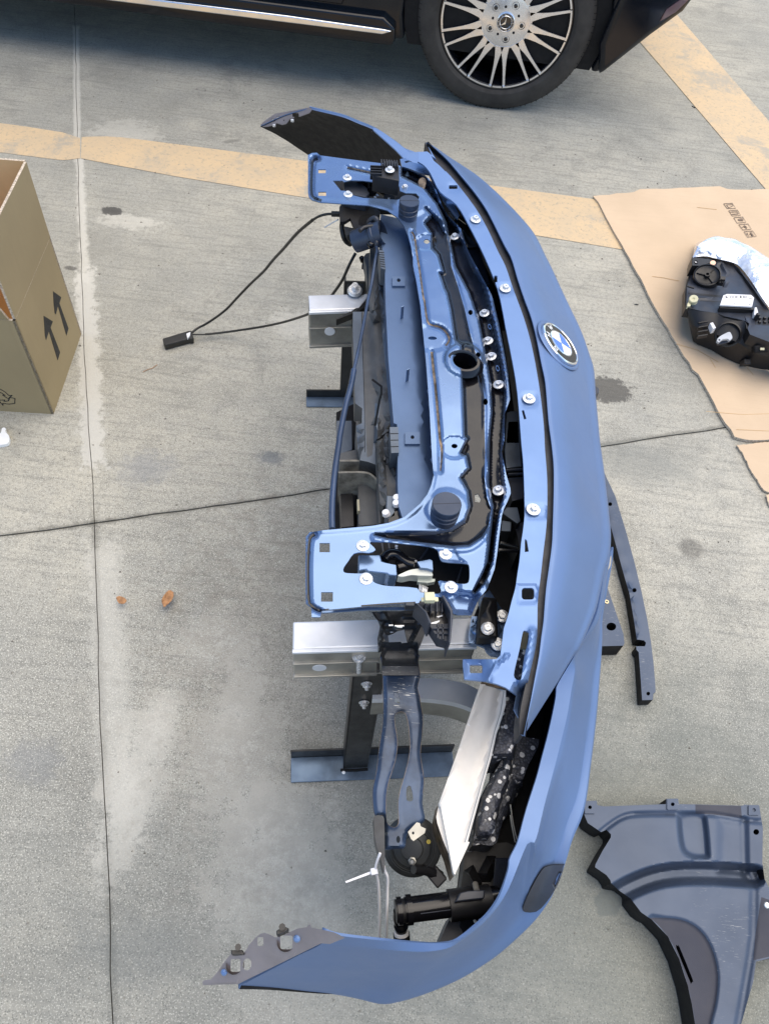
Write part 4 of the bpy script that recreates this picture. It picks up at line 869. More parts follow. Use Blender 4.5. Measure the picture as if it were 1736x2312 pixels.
dark = [(ribbon(S('F142,435 112,460 101,560 99,700 104,840 125,885 170,910 230,905', 3), 6.5), 2), (ribbon(S('C438,384 405,400 397,500 397,590 410,625 460,645', 3), 6.5), 2), (ribbon(S('C620,440 760,470 860,495', 2), 6), 2), (ribbon(S('F430,880 620,866 770,858', 2), 3.5), 2)]
pz = lambda P: .738+0*np.asarray(P)[:, 0]
cfe = [('poly', BAND, -.016, 12), ('poly', VAL, -.026, 9),
       ('poly', p('C1200,620 1400,620 1661,1384 D1661,1500 F1400,140 1400,900 1260,880 1200,700 1225,500 1240,260 1210,150 D1440,1500 1440,1000 1380,680 1290,320 1190,0 C1260,960'), -.014, 10),
       ('line', S('C1022,840 1052,960 1075,1100 D990,260 1012,415 1050,445 1115,465 1160,510 1176,560 1150,600', 3), -.004, 1, 8), ('line', S('D1045,645 1058,780 1072,900 1090,1100 1106,1290 1110,1540', 3), -.004, 1, 8),
       ('line', S('F142,435 112,460 101,560 99,700 104,840 125,885 170,910', 3), -.006, 2, 10), ('line', S('C438,384 405,400 397,500 397,590 410,625', 3), -.006, 2, 10),
       ('line', p('C380,610 380,360 440,350'), .002, .5, 5), ('line', S('C620,440 760,470 860,495', 2), -.004, 1, 8),
       ('line', S('F520,455 700,480 1000,520 1120,510 1200,440', 3), .004, 2, 14), ('line', S('C450,652 600,662 760,672 870,700 950,760 1000,850 1025,960', 3), .0028, 1, 12),
       ('line', S('F880,70 845,185 700,328 500,382 190,410', 3), .0028, 1, 12), ('poly', circ('D1050,540', 42, 30), -.002, 5), ('poly', circ('D1215,1360', 30, 26), -.003, 4), ('poly', circ('C1110,905', 24, 18), -.003, 4),
       ('poly', circ('C1010,665', 40, 26), .003, 12), ('poly', circ('F965,270', 48, 42), .003, 14), ('poly', p('T1060,610 1300,580 1530,620 1452,815 1450,880 1205,865 1100,700'), -.02, 20), ('line', circ('D1285,705', 34, 28, 10), .006, 4, 14),
       ('poly', p('F840,490 1000,500 1040,580 1085,610 930,600'), -.004, 8), ('poly', p('F960,640 900,720 1050,745 1045,820 900,810'), -.004, 8)]
carrier = sheet('radiator_carrier', CO, pz, [M_gloss, M_edge, M_black], grid=3.2, parent=fe, t=.0018, holes=holes, feats=cfe, zones=[(BAND, 2), (VAL, 2)]+brown+dark, sharp=38)  # black band, valley and groove zones paint dark reflections onto the same steel
for s, z_ in (('C620,503', .738), ('C625,608', .738), ('C980,566', .736), ('F440,505', .738), ('F460,712', .738), ('F957,556', .734), ('F990,764', .734)): bolt(s, z_, carrier, (.02, -.03, 1), 1.1)
for s in ('C1292,872', 'D1440,358', 'D1465,565', 'D1490,682', 'D1545,893', 'F1288,160', 'C1480,1345'): bolt(s, .705, carrier, (-.28, -.05, .95), 1.15) if s != 'C1480,1345' else None
for s in ('D1478,460', 'D1538,772'): lathe('slot_ring', [(.0035, 0), (.0035, .001), (.0022, .001)], frame(at(s, .70), (-.2, 0, 1), VV) @ Matrix.Diagonal((2.1, .8, 1, 1)), M_gloss, carrier, n=20)
for s, r_ in (('C1008,645', .0215), ('F966,240', .0285)):
    top_ = at(s, .772); M_ = frame(top_, (0, 0, 1), (1, .2, 0)); r_ = .0185 if s[0] == 'C' else .0198
    lathe('rubber_stop', [(0, 0), (r_-.0008, 0), (r_, -.001), (r_, -.009), (r_-.0015, -.010), (r_-.0015, -.0125), (r_, -.0135), (r_, -.018), (r_-.0018, -.019), (r_-.0018, -.022), (r_-.0004, -.023), (r_-.001, -.034)], M_, [M_stop], carrier, n=40)
    boxm('parting_line', M_ @ Matrix.Translation((0, 0, .0001)), (r_*1.9, .0005, .0004), M_seal, carrier, None)
rgm = frame(at('D1285,712', .742), (.05, -.06, 1))
lathe('latch_collar', [(.0205, -.022), (.0205, -.001), (.022, .001), (.026, .0005), (.030, -.003), (.034, -.008)], rgm @ Matrix.Diagonal((1, .86, 1, 1)), [M_black], carrier, n=48)
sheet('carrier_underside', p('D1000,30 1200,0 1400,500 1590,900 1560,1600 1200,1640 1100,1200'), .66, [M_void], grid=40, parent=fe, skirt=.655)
# latch mechanisms under the openings
def latch(tagx, items):
    o = part('hood_latch', tagx)
    return o
lt = part('hood_latch', 'hood latch seen through the near opening, with a pale metal lever')
sheet('latch_case', p('F412,562 550,560 560,600 600,612 650,622 654,690 600,686 590,676 470,664 460,650 412,660'), .722, [M_gloss], grid=12, parent=lt, skirt=.69, bevel=.0015)
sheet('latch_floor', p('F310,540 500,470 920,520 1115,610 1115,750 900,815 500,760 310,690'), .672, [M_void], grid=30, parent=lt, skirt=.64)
sheet('latch_lever', S('F657,690 690,672 740,652 810,645 860,655 876,675 872,692 800,692 740,688 690,698', 3, True), .716, [mat('pale_metal', (.62, .66, .62), .35, .3)], grid=12, parent=lt, skirt=.700, bevel=.002)
sheet('latch_tab', p('F780,605 860,590 874,598 878,655 845,645 800,640'), .722, [M_gloss], grid=20, parent=lt, skirt=.716)
sheet('latch_tab', p('F782,697 892,712 890,728 850,735 782,730'), .708, [mat('pale_metal_tab', (.45, .5, .47), .35, .4)], grid=20, parent=lt, skirt=.70)
tube('latch_cam', atv(p('F570,590 600,560 650,560 690,590 720,610 760,620'), .705), .008, M_black, lt)
tube('latch_cam', atv(p('F655,640 700,630 760,635'), .70), .009, M_black, lt)
P_ = []
for k in range(60):
    t = k/59; b_ = np.array(at('F790,775', .70))*(1-t)+np.array(at('F842,795', .70))*t; P_.append(b_+np.array([0, math.cos(t*5*2*math.pi)*.007, math.sin(t*5*2*math.pi)*.005]))
tube('spring', P_, .0011, M_zinc, lt, n=6, k=1)
for s in ('F560,490 570,550', 'F600,480 610,545', 'F850,520 800,590', 'F1060,640 1030,730'): tube('latch_rib', atv(p(s), .69), .0015, M_bplast2, lt, n=6)
for s in ('F650,508', 'F650,525', 'F596,686', 'F770,602'): boxm('latch_mark', frame(at(s, .70), (0, 0, 1)), (.0035, .003, .002), M_white, lt, None)
lf = part('hood_latch', 'hood latch seen through the far opening')
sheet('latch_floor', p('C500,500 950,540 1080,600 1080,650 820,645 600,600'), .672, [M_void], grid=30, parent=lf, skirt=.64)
sheet('latch_case', p('C598,528 640,520 690,525 740,560 760,600 740,622 650,606 600,590'), .722, [M_bplast2], grid=12, parent=lf, skirt=.69, bevel=.0015)
tube('latch_cam', atv(p('C700,560 730,530 765,545 770,590'), .715), .011, M_black, lf); sheet('latch_tab', p('C860,590 905,575 915,620 850,605'), .715, [M_bplast2], grid=20, parent=lf, skirt=.705)
tube('latch_cam', atv(p('C790,560 850,600 900,620'), .70), .007, M_black, lf)
for s in ('C795,622', 'C810,610', 'C880,630'): boxm('latch_mark', frame(at(s, .715), (0, 0, 1)), (.005, .004, .002), M_white, lf, .001)
# ribbed sensor block on the far plate
sb = sheet('sensor_block', p('C783,425 835,425 850,400 880,392 935,400 945,440 945,520 780,488'), .768, [M_bplast], grid=14, parent=fe, skirt=.735, bevel=.0015)
for i in range(7): boxm('rib', frame(at('C%d,%d' % (835+16*i, 418+1*i), .772), (0, 0, 1), VV), (.022, .0022, .008), M_bplast, sb, None)
for i in range(4): boxm('rib', frame(at('C%d,%d' % (800, 435+16*i), .770), (0, 0, 1), UU), (.022, .0022, .006), M_bplast, sb, None)
sheet('sensor_plug', p('C765,445 785,445 785,470 765,468'), .765, M_bplast, grid=50, parent=sb, skirt=.75)
bolt('C886,455', .772, sb, (0, 0, 1), 1.15)
# ribbed bracket below the near plate
rb_ = sheet('ribbed_bracket', p('T760,690 1060,690 1060,700 1140,780 1160,850 1160,1250 1120,1258 1115,1230 1005,1200 880,1005 865,960 830,850 700,715'), .722, [M_bplast2, M_black], grid=14, parent=fe, skirt=.70, zones=[(p('T830,830 1150,830 1150,1000 1010,1000 880,985'), 1)])
sheet('spine', p('T1052,620 1075,610 1200,820 1200,900 1175,1200 1165,1255 1145,1252 1165,880 1160,830'), .744, [M_bplast2], grid=20, parent=rb_, skirt=.70, bevel=.001)
sheet('spine', p('T690,715 720,712 850,835 915,985 885,1000 830,850'), .738, [M_bplast2], grid=20, parent=rb_, skirt=.70, bevel=.001)
for x in (835, 905, 985, 1055): sheet('rib', p('T%d,695 %d,695 %d,835 %d,835' % (x-7, x+7, x+9, x-5)), .732, [M_bplast2], grid=50, parent=rb_, skirt=.70)
for s in ('T930,1060 1130,1060', 'T970,1130 1130,1130', 'T1000,1010 1000,1190', 'T1065,1010 1065,1210'): tube('rib', atv(p(s), .724), .0016, M_bplast2, rb_, n=6)
for s in ('T980,900 1060,880 1065,895 1000,915', 'T890,990 1025,950 1020,970 980,995 890,1000'): sheet('cutout_glint', p(s), .7228, M_alu, grid=50, parent=rb_, skirt=.722)  # bright slivers laid over the bracket's cutouts to draw a glint
sheet('mount_pad', p('T560,705 690,705 690,755 560,755'), .742, [M_brkd], grid=50, parent=rb_, skirt=.73, bevel=.001)
b_ = boxm('clip_nut', frame(at('T885,650', .748), (0, 0, 1), UU), (.013, .012, .009), M_cream, rb_, .001); boxm('clip_nut_base', frame(at('T890,675', .744), (0, 0, 1), UU), (.022, .006, .003), M_cream, rb_, .001)
sheet('lower_lip', p('F470,888 750,888 760,902 470,905 185,925 186,914 300,905'), .722, [M_gloss], grid=20, parent=fe, t=.002)
# ---------------------------------------------------------------- flat radiator top panel and duct
tp = sheet('top_panel', p('C830,730 960,760 1100,900 D975,0 1060,300 1100,800 1130,1300 F880,60 870,180 800,290 700,345 688,330 665,260 D790,1640 790,1300 785,1190 760,1180 745,1000 720,700 700,300 693,0 C850,1000 830,900 826,760'), lambda P: .700+0*np.asarray(P)[:, 0], [M_panel, M_seal], grid=14, parent=fe, skirt=.66, sharp=30,
           feats=[('line', p('D955,560 965,655'), -.004, 1, 8), ('poly', p('C1000,880 1100,1000 D1010,100 1100,1600 1020,1500 985,700 930,100'), -.012, 14)])
for s in ('D750,80 845,150', 'D845,1248 956,1336'): q_ = p(s); sheet('pad', rect(s), .7042, [M_pad], holes=[circ(((q_[0][0]+q_[1][0])/2, (q_[0][1]+q_[1][1])/2-2), 4.2)], grid=30, parent=tp, skirt=.6995, cap=False); lathe('pad_hole', [(.0036, 0), (0, 0)], frame(at((((q_[0][0]+q_[1][0])/2, (q_[0][1]+q_[1][1])/2-2)), .7006), (0, 0, 1)), M_void, tp, n=16)
for s in ('D820,395', 'D860,865'): b_ = at(s, .70); bar('peg', b_, b_+Vector((-.001, .001, .026)), .006, .0018, M_gloss, tp)
for i, s in enumerate(('X1150,90 1270,90 1280,460 1170,465', 'S935,1135 1015,1140 1040,1440 965,1420')):
    cg = sheet('side_clip', p(s), .708, [M_dirtyb, M_void], grid=20, parent=tp, skirt=.67, bevel=.001)
    a, b, c, d = [np.array(v) for v in p(s)]
    for k in range(1, 4+i*4): t = k/(4+i*4); ink('groove', [a+(d-a)*t, b+(c-b)*t], 1.0, .7086, M_void, cg)
# fan shroud, left of the panel
shr = part('radiator_shroud', 'dusty plastic radiator shroud behind the top panel')
SH = p('D455,345 590,330 600,0 620,0 625,60 690,0 C790,880 830,960 850,1080 848,1384 D700,300 722,700 748,1000 762,1180 740,1200 640,1290 632,1300 D640,1470 X955,640 960,250 D560,1440 480,1440 490,1385 475,1210 520,1185 525,1075 468,1030 460,600 452,480')
sheet('shroud_cover', p('D455,345 520,345 600,340 618,0 C765,920 800,900 835,1000 850,1050 D690,20 700,300 722,700 745,1000 758,1185 715,1235 640,1290 X960,420 965,640 830,590 720,570 690,420 D478,1200 522,1180 524,1070 470,1030 458,600 453,480'), .645, [M_dirtyb, M_dirty, M_void], grid=10, parent=shr, skirt=.60, smat=1,
      zones=[(p('D600,0 640,0 655,330 700,800 740,1170 690,1240 640,1290 640,1180 660,1040 620,1030 612,1280 600,1420 560,1440 545,1100 535,800 520,345 590,340'), 1), (ribbon(p('D597,852 668,905 668,960 655,1000 640,1090 620,1200'), 5), 2), (ribbon(p('D520,350 530,700 540,1000 545,1400'), 1.5), 2)],
      feats=[('line', p('D622,0 625,400'), .012, 3, 8), ('line', p('D650,0 690,400 740,1150'), .010, 5, 9), ('poly', p('D665,905 725,1000 745,1180 690,1240 640,1290 620,1200 640,1050'), .012, 4), ('line', p('D630,1170 640,1290'), .008, 3, 7), ('poly', p('D590,345 650,400 690,800 720,1190 670,960 610,860'), .006, 8), ('line', p('D490,1040 500,1440'), .006, 2, 5)])
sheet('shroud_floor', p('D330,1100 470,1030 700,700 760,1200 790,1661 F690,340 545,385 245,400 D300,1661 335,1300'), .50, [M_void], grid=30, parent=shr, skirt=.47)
blue_w = sheet('shroud_wall', p('X385,0 X600,0 605,420 440,470 430,560 370,500 385,300'), .56, [M_dirtyb], grid=20, parent=shr, skirt=.52)
sheet('shroud_wall', p('X665,0 720,0 730,60 718,400 728,560 720,600 X430,600 430,470 600,430 690,415 668,30'), .625, [M_dirty], grid=14, parent=shr, skirt=.55)
for s in ('X430,575 720,575 850,590 940,610 975,640', 'X410,745 660,738 820,750 900,790 975,860'): 
    P_ = S(s, 3); sheet('cross_rib', ribbon(P_, 4.0), .640, [mat('dusty_rib', (.20, .19, .165), .6, 0, .3, 0, .3, 60)], grid=40, parent=shr, skirt=.58)
sheet('shroud_box', p('X430,600 680,600 690,740 415,740'), .60, [M_dirty], grid=30, parent=shr, skirt=.55)
sheet('shroud_box', p('X680,600 980,640 985,900 1005,1490 740,1510 700,1480 690,770'), .61, [M_dirty, M_bplast], grid=20, parent=shr, skirt=.54, feats=[('line', p('X820,600 850,1490'), .012, 2, 4), ('line', p('X690,1180 1000,1190'), .002, .6, 2)])
sheet('shroud_box', p('X410,770 590,800 610,860 630,1515 455,1535 435,830'), .585, [M_bplast], grid=30, parent=shr, skirt=.50)
tube('shroud_edge', atv(p('X955,250 965,640 985,900 1005,1490'), .645), .0022, M_dirty, shr, n=6)
for s in ('X965,265 1045,265 1060,560 975,600', 'X1040,195 1145,130 1165,465 1095,540 1060,560', 'X985,620 1085,610 1110,1100 1105,1185 1010,1200', 'X1095,540 1200,540 1250,620 1270,1065 1115,1085'):
    sheet('duct_segment', smooth(p(s), 2, True), .665, [M_dirty], grid=9, parent=shr, skirt=.61, feats=[('line', [np.array(p(s)[:2]).mean(0), np.array(p(s)[2:4]).mean(0)], .008, 2, 9)])
sheet('gusset', p('X965,265 1145,130 1148,150 1050,205 1000,262'), .672, [M_void], grid=50, parent=shr, skirt=.64)
sheet('corner_box', p('X1105,1075 1200,1080 1225,1370 1120,1420 1100,1300'), .69, [M_dirtyb], grid=30, parent=shr, skirt=.64, bevel=.001); sheet('corner_box', p('X1215,1300 1320,1280 1330,1400 1200,1470 1120,1470 1120,1420'), .69, [M_black], grid=30, parent=shr, skirt=.64, bevel=.001)
for s in ('X1100,1350', 'X1255,1130', 'X1250,1210'): lathe('white_plug', [(.006, 0), (.005, .006), (0, .007)], frame(at(s, .692), (-.3, 0, 1)), M_white, shr, n=14)
boxm('clip', frame(at('X695,1240', .63), (0, 0, 1), VV), (.022, .004, .01), mat('brass_clip', (.35, .33, .24), .5, .3), shr, .001)
# outer shroud lip and parts near the neck
dk = sheet('upper_bracket', p('S330,440 420,430 700,440 900,490 960,540 950,640 740,760 640,830 570,830 490,640 410,690 330,700 320,480'), .69, [M_bplast, M_void], grid=18, parent=shr, skirt=.683, zones=[(smooth(p('S640,620 740,580 940,600 940,640 830,640 720,760 620,740'), 2, True), 1)])
sheet('neck_plate', p('S385,765 560,800 580,860 440,910 400,900 380,830'), .62, [M_dirty], grid=30, parent=shr, skirt=.60)
o_ = at('S560,1010', .685)
lathe('neck', [(.0225, .03), (.0225, .002), (.0235, 0), (.026, .0), (.0265, .004), (.0265, .045), (.030, .048), (.030, .054), (.0275, .056), (.0275, .075)], frame(o_, at('S860,905', .705)-o_) @ Matrix.Scale(.80, 4), [M_stop], shr, n=44)
lathe('neck_bore', [(.0225, .03), (0, .03)], frame(o_, at('S860,905', .705)-o_) @ Matrix.Scale(.80, 4), [M_void], shr, n=30)
tube('strap', atv(p('S640,840 700,790 790,770 880,770'), .725), .004, M_bplast, shr, n=8)
tube('strap', atv(p('S800,1010 800,1060 860,1020 880,960'), .70), .006, M_black, shr, n=8)
tube('small_hose', tpx('S365,700 360,800 385,930 430,1010 490,1050', [.67, .62]), .005, M_bplast, shr, n=10)
sheet('side_strip', p('S800,1060 890,1050 880,1240 870,1480 930,1440 960,1440 900,1500 870,1900 860,2076 830,2076 800,1900 790,1400 800,1250'), .655, [M_dirty], grid=20, parent=shr, skirt=.62)
sheet('side_strip', p('S740,1190 790,1180 800,1500 800,1900 770,1800 740,1400 700,1240'), .60, [M_dirty], grid=20, parent=shr, skirt=.57)
lathe('knob', [(.006, 0), (.005, .01), (0, .011)], frame(at('S690,1310', .58), (-.5, 0, 1)), M_black, shr, n=14); boxm('knob_stem', frame(at('S703,1380', .57), (0, 0, 1)), (.008, .015, .01), M_bplast, shr, .001)
# coolant hose
H1 = tpx('S760,760 790,690 860,640 905,670 915,760 905,900 900,1020 895,1060', [.69, .72, .73, .73, .72, .71, .705, .70])
hose = tube('coolant_hose', H1, [.0048]*8, M_bplast2, fe, n=14)
tube('thin_hose', tpx('S895,1060 905,1150 880,1300 850,1500 815,1700 770,1900 D560,300 510,560 460,790', [.70, .70, .70, .695, .69, .69, .69, .69, .69]), .0028, M_hose, hose, n=12)
tube('thick_hose', tpx('D462,780 440,900 400,1050 355,1280 X420,300 370,640 345,850 325,1100 315,1350 320,1560', [.69]*10), .0047, M_hose, hose, n=14)
# ---------------------------------------------------------------- parts in the gap between carrier and flange
gp = part('grille_duct', 'dark plastic grille duct in the gap between carrier and bumper flange')
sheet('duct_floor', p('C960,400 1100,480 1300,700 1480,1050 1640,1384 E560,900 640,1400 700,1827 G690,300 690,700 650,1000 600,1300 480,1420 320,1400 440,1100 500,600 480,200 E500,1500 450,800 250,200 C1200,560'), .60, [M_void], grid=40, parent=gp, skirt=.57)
for s, z_, m_ in (('G575,0 655,0 660,130 670,320 560,330 548,200', .675, M_dirtyb), ('G565,395 685,385 690,540 600,560 590,480', .67, M_bplast2), ('G560,600 640,600 662,700 640,715 530,640', .68, M_dirtyb), ('G530,690 600,700 595,770 525,765', .675, M_dirtyb), ('G615,720 690,700 655,880 640,800', .665, M_bplast2),
                  ('E275,350 400,350 440,480 490,640 440,640 400,580', .66, M_bplast2), ('E270,215 370,320 385,345 310,345 280,260', .67, M_dirtyb), ('E640,1590 690,1590 700,1827 600,1827 610,1600', .675, M_dirtyb), ('C1250,715 1300,712 1310,745 1290,770', .68, M_dirtyb), ('C1340,810 1380,900 1400,920 1380,925 1345,880', .67, M_dirtyb)):
    sheet('duct_block', p(s), z_, [m_, M_void], grid=20, parent=gp, skirt=.60, smat=1, bevel=.0015)
for s in ('G560,345 680,335', 'G575,372 690,368', 'E320,352 395,350', 'C1368,928 1440,925'): tube('duct_rib', atv(p(s), .682), .0022, M_bplast2, gp, n=6)
for s in ('C1290,650 1320,700 1340,760', 'E230,120 310,180', 'G520,850 640,880', 'G510,900 640,905'): tube('duct_rib', atv(p(s), .665), .003, M_black, gp, n=6)
sheet('arm_link', p('C950,385 985,378 1005,400 1060,412 1095,415 1140,470 1200,590 1290,670 1320,740 1310,760 1230,660 1190,600 1130,480 1070,470 1010,445 960,430'), .728, [M_gloss, M_black], grid=10, parent=gp, t=.003, holes=[smooth(p('C975,402 990,395 1015,398 1000,406 985,410'), 1, True)])
sheet('brown_gusset', S('C1065,520 1090,500 1112,520 1100,570 1070,560', 3, True), .735, [M_edge], grid=10, parent=gp, skirt=.72)
# ---------------------------------------------------------------- rails
def W3(s, z): return np.array(at(s, z))
def rail(name, P4, h, mats, lip=.008, label=None):
    """box profile from four top corners (near-left, near-right, far-right, far-left)"""
    V = [tuple(q) for q in P4]+[(q[0], q[1], q[2]-h) for q in P4]; e = (np.array(P4[3])-np.array(P4[0])); e /= np.linalg.norm(e)
    Fc = [(0, 1, 2, 3), (0, 4, 5, 1), (1, 5, 6, 2), (2, 6, 7, 3), (3, 7, 4, 0), (7, 6, 5, 4)]
    o = mesh(name, V, Fc, mats, fe, [0, 1, 1, 1, 1, 1], smooth_=False, bevel=.003)
    if label: o['label'] = label
    return o
r_near = rail('aluminium_rail', [W3('P660,1466', .58), W3('P1078,1454', .58), W3('P1066,1392', .58), W3('P661,1403', .58)], .095, [M_alu, M_alud], label='near aluminium rail')
r_far = rail('aluminium_rail', [W3('P698,701', .58), W3('P812,697', .58), W3('P836,662', .58), W3('P696,666', .58)], .095, [M_alu, M_alud], label='far aluminium rail')
for rl, a, b in ((r_near, 'P660,1466', 'P860,1460'), (r_near, 'P925,1458', 'P1076,1455'), (r_far, 'P698,701', 'P812,697')):
    for dz, th in ((.0, .006), (-.040, .003), (-.089, .006)):
        A_, B_ = at(a, .58)+Vector((0, 0, dz-.004)), at(b, .58)+Vector((0, 0, dz-.004)); off_ = Vector((UU.y, -UU.x, 0))*.002
        bar('rail_lip', A_+off_, B_+off_, .006, th, M_alud if dz else M_alu, rl, bevel=.001)
for rl, s, dz in ((r_near, 'H270,422', -.05), (r_far, 'Q1285,970', -.055)):
    z_ = .53; c_ = at(s, z_); face = Vector((UU.y, -UU.x, 0)); lathe('rail_hole', [(.0105, 0), (.0105, .0012), (0, .0012)], frame(c_+face*.0, face), M_alu, rl, n=24)
# lower curved tube
TB1 = row('H668,512 740,512 900,515 1040,502 1180,508 1280,525 1370,545 1480,600', .40, 30); TB2 = row('H668,660 740,658 900,655 1040,655 1180,668 1300,690 1400,725 1490,770', .405, 30)
dnv = np.array([0, 0, -.07]); loft('cross_tube', [TB1, TB2, TB2+dnv*.2+np.array([0, -.001, 0]), TB2+dnv], [M_alu, M_alud], fe, m=2, linear=(0, 1, 2), solid=.004, flip=True, mi=[0, 0, 1], sharp=20)
# mount plate at the end of the near rail
mp_ = sheet('mount_plate', smooth(p('T1450,900 1530,900 1560,880 F1160,830 1230,780 1310,900 1345,950 1330,1040 1325,1130 1300,1200 1240,1190 1215,1170 1200,1140 1160,1125 1105,1110 1100,1060'), 1, True), .60, [M_gloss, M_black], grid=14, parent=fe, t=.004, feats=[('poly', p('F1170,830 1280,830 1280,1070 1160,1070'), .012, 6)])
sheet('rubber_block', p('F1190,820 1280,830 1285,1080 1160,1078 1165,960'), .625, [M_bplast], grid=20, parent=mp_, skirt=.60, bevel=.003, feats=[('poly', p('F1180,830 1270,840 1260,960 1190,950'), .01, 8)])
for s in ('F1220,1022', 'F1310,945', 'F1282,1120'): bolt(s, .63 if s == 'F1220,1022' else .606, mp_, (-.1, -.2, 1), 1.2)
lathe('dimple', [(.008, .0), (.006, .002), (0, .003)], frame(at('F1147,1030', .601), (0, 0, 1)), M_gloss, mp_, n=20)
# ---------------------------------------------------------------- headlight bracket (near side)
BK = smooth(p('H735,300 742,400 742,480 748,640 746,800 735,900 720,1000 708,1090 700,1180 684,1260 670,1330 668,1400 672,1470 690,1540 740,1530 757,1560 J297,330 300,400 300,466 360,460 418,456 432,430 440,370 480,330 520,310 551,280 545,230 535,170 545,60 H1052,1240 1030,1100 1030,1020 1042,900 1046,790 1030,700 1022,640 1005,575 1018,520 1026,470 1010,380 1000,300'), 2, True)
SLOT = smooth(p('H833,800 842,770 880,755 912,768 930,820 940,890 948,1000 940,1090 925,1160 895,1270 875,1340 860,1420 860,1500 862,1590 835,1620 800,1610 775,1580 770,1500 772,1380 785,1300 808,1220 840,1120 855,1020 852,940 838,860'), 2, True)
bz_ = lambda P: np.interp(np.asarray(P)[:, 1], [1440, 1520, 1700, 1880], [.615, .60, .585, .565])
bracket = sheet('headlight_bracket', BK, bz_, [M_brk, M_edge], grid=5, parent=fe, t=.0022, holes=[SLOT, p('H828,610 858,608 872,660 872,692 835,680'), smooth(p('H925,1320 955,1315 972,1400 960,1425 930,1422 920,1395'), 2, True), circ('J385,402', 4.5, 8), circ('H772,1670', 3, 4)],
                feats=[('line', [tuple(q) for q in BK]+[tuple(BK[0])], -.004, 0, 8), ('line', [tuple(q) for q in SLOT]+[tuple(SLOT[0])], .0015, 0, 7), ('line', p('H745,460 1000,455'), -.003, 1, 4), ('poly', p('H750,390 990,390 1000,300 735,300'), -.006, 4)],
                zones=[(ribbon(np.r_[BK[:30]], 1.6), 1), (ribbon(np.r_[SLOT, SLOT[:1]], 1.4), 1), (ribbon(BK[55:90], 1.6), 1)], sharp=40)
BU = smooth(p('T115,840 250,830 500,830 690,800 830,850 860,950 880,1005 840,1090 780,1250 740,1340 735,1420 H1015,480 740,480 735,300 T200,1380 190,1200 225,1030 200,960 150,900'), 1, True)
bu2 = sheet('upper_bracket_plate', BU, .64, [M_brkd, M_edge], grid=7, parent=bracket, t=.002, sharp=35, holes=[p('T330,1150 400,1125 460,1090 550,1070 590,1250 515,1258 500,1240 345,1245'), circ('T380,1108', 4.5, 2.3)],
            feats=[('line', S('T260,840 320,930 600,915 800,900', 3), .006, 2, 5), ('line', S('T230,1330 240,1100 260,980 350,965 420,1020 690,1030 760,960 860,960', 3), .008, 2, 5), ('line', p('T640,1240 710,1080'), .006, 1, 4), ('poly', p('T240,1290 700,1290 735,1400 730,1540 250,1540'), -.018, 12), ('line', circ('T380,1105', 16, 8), .004, 2, 5), ('line', S('T280,1340 400,1310 500,1330 620,1300', 3), .004, 2, 6), ('line', p('T120,850 210,1000 195,1250'), .004, 1, 4)])
for i, s in enumerate(('T340,1020 400,1020', 'T420,1028 545,1028', 'T450,1040 520,1045')): tube('edge_bead', atv(p(s), .655), .0012, M_zinc, bu2, n=6)
# rolled edge and tail leg of the bracket
sheet('bracket_leg', smooth(p('J232,262 262,250 288,262 298,300 300,420 302,560 296,600 285,560 268,500 250,440 238,380 235,300'), 2, True), .572, [M_brkd], grid=10, parent=bracket, skirt=.55)
sheet('side_tab', p('H700,385 722,392 722,440 700,438'), .60, [M_steel], grid=50, parent=bracket, skirt=.59)
sheet('horn_tab', p('J445,355 500,295 520,300 525,320 557,335 550,362 480,412 465,400'), .578, [M_alud], holes=[circ('J478,362', 2.8, 3.5)], grid=20, parent=bracket, t=.0018)
# ---------------------------------------------------------------- horn
hornM = frame(at('J470,455', .50), (-.10, -.42, .9)) @ Matrix.Scale(.64, 4)
horn = lathe('horn', [(0, -.035), (.050, -.035), (.060, -.022), (.062, -.016), (.0615, -.012), (.054, -.006), (.040, -.001), (.038, .003), (.024, .007), (.022, .010), (.014, .011), (0, .011)], hornM @ Matrix.Diagonal((1, 1, 1, 1)), [mat('horn_housing', (.035, .038, .038), .5, .1, .5, 0, .3, 14, dirt=.35, dirtcol=(.10, .10, .085)), M_bplast], fe, n=56)
lathe('horn_nut', [(.0085, .010), (.0085, .016), (.006, .017), (.004, .022), (0, .022)], hornM @ Matrix.Translation((.004, -.022, 0)), M_alud, horn, n=6)
for r_ in (.030, .034, .044, .048): lathe('horn_rib', [(r_-.001, -.001), (r_, .0012 if r_ < .04 else -.002), (r_+.001, -.002)], hornM @ Matrix.Translation((0, 0, .002)), horn.data.materials[0], horn, n=48)
lathe('yellow_mark', [(.0028, 0), (.0028, .0012), (.0012, .0012), (.0012, .0005), (0, .0005)], frame(at('J574,416', .515), (-.1, -.4, 1)), mat('yellow_mark', (.55, .42, .05), .5), horn, n=16)
tube('horn_connector', tpx('J480,590 540,590 590,600 640,640', [.50, .49, .48, .47]), [.006, .007, .0085, .009], M_bplast, horn, n=8, k=1)
boxm('horn_plug', frame(at('J625,635', .475), (-.1, -.3, 1), at('J650,660', .47)-at('J600,600', .47)), (.022, .018, .016), M_bplast, horn, .002)
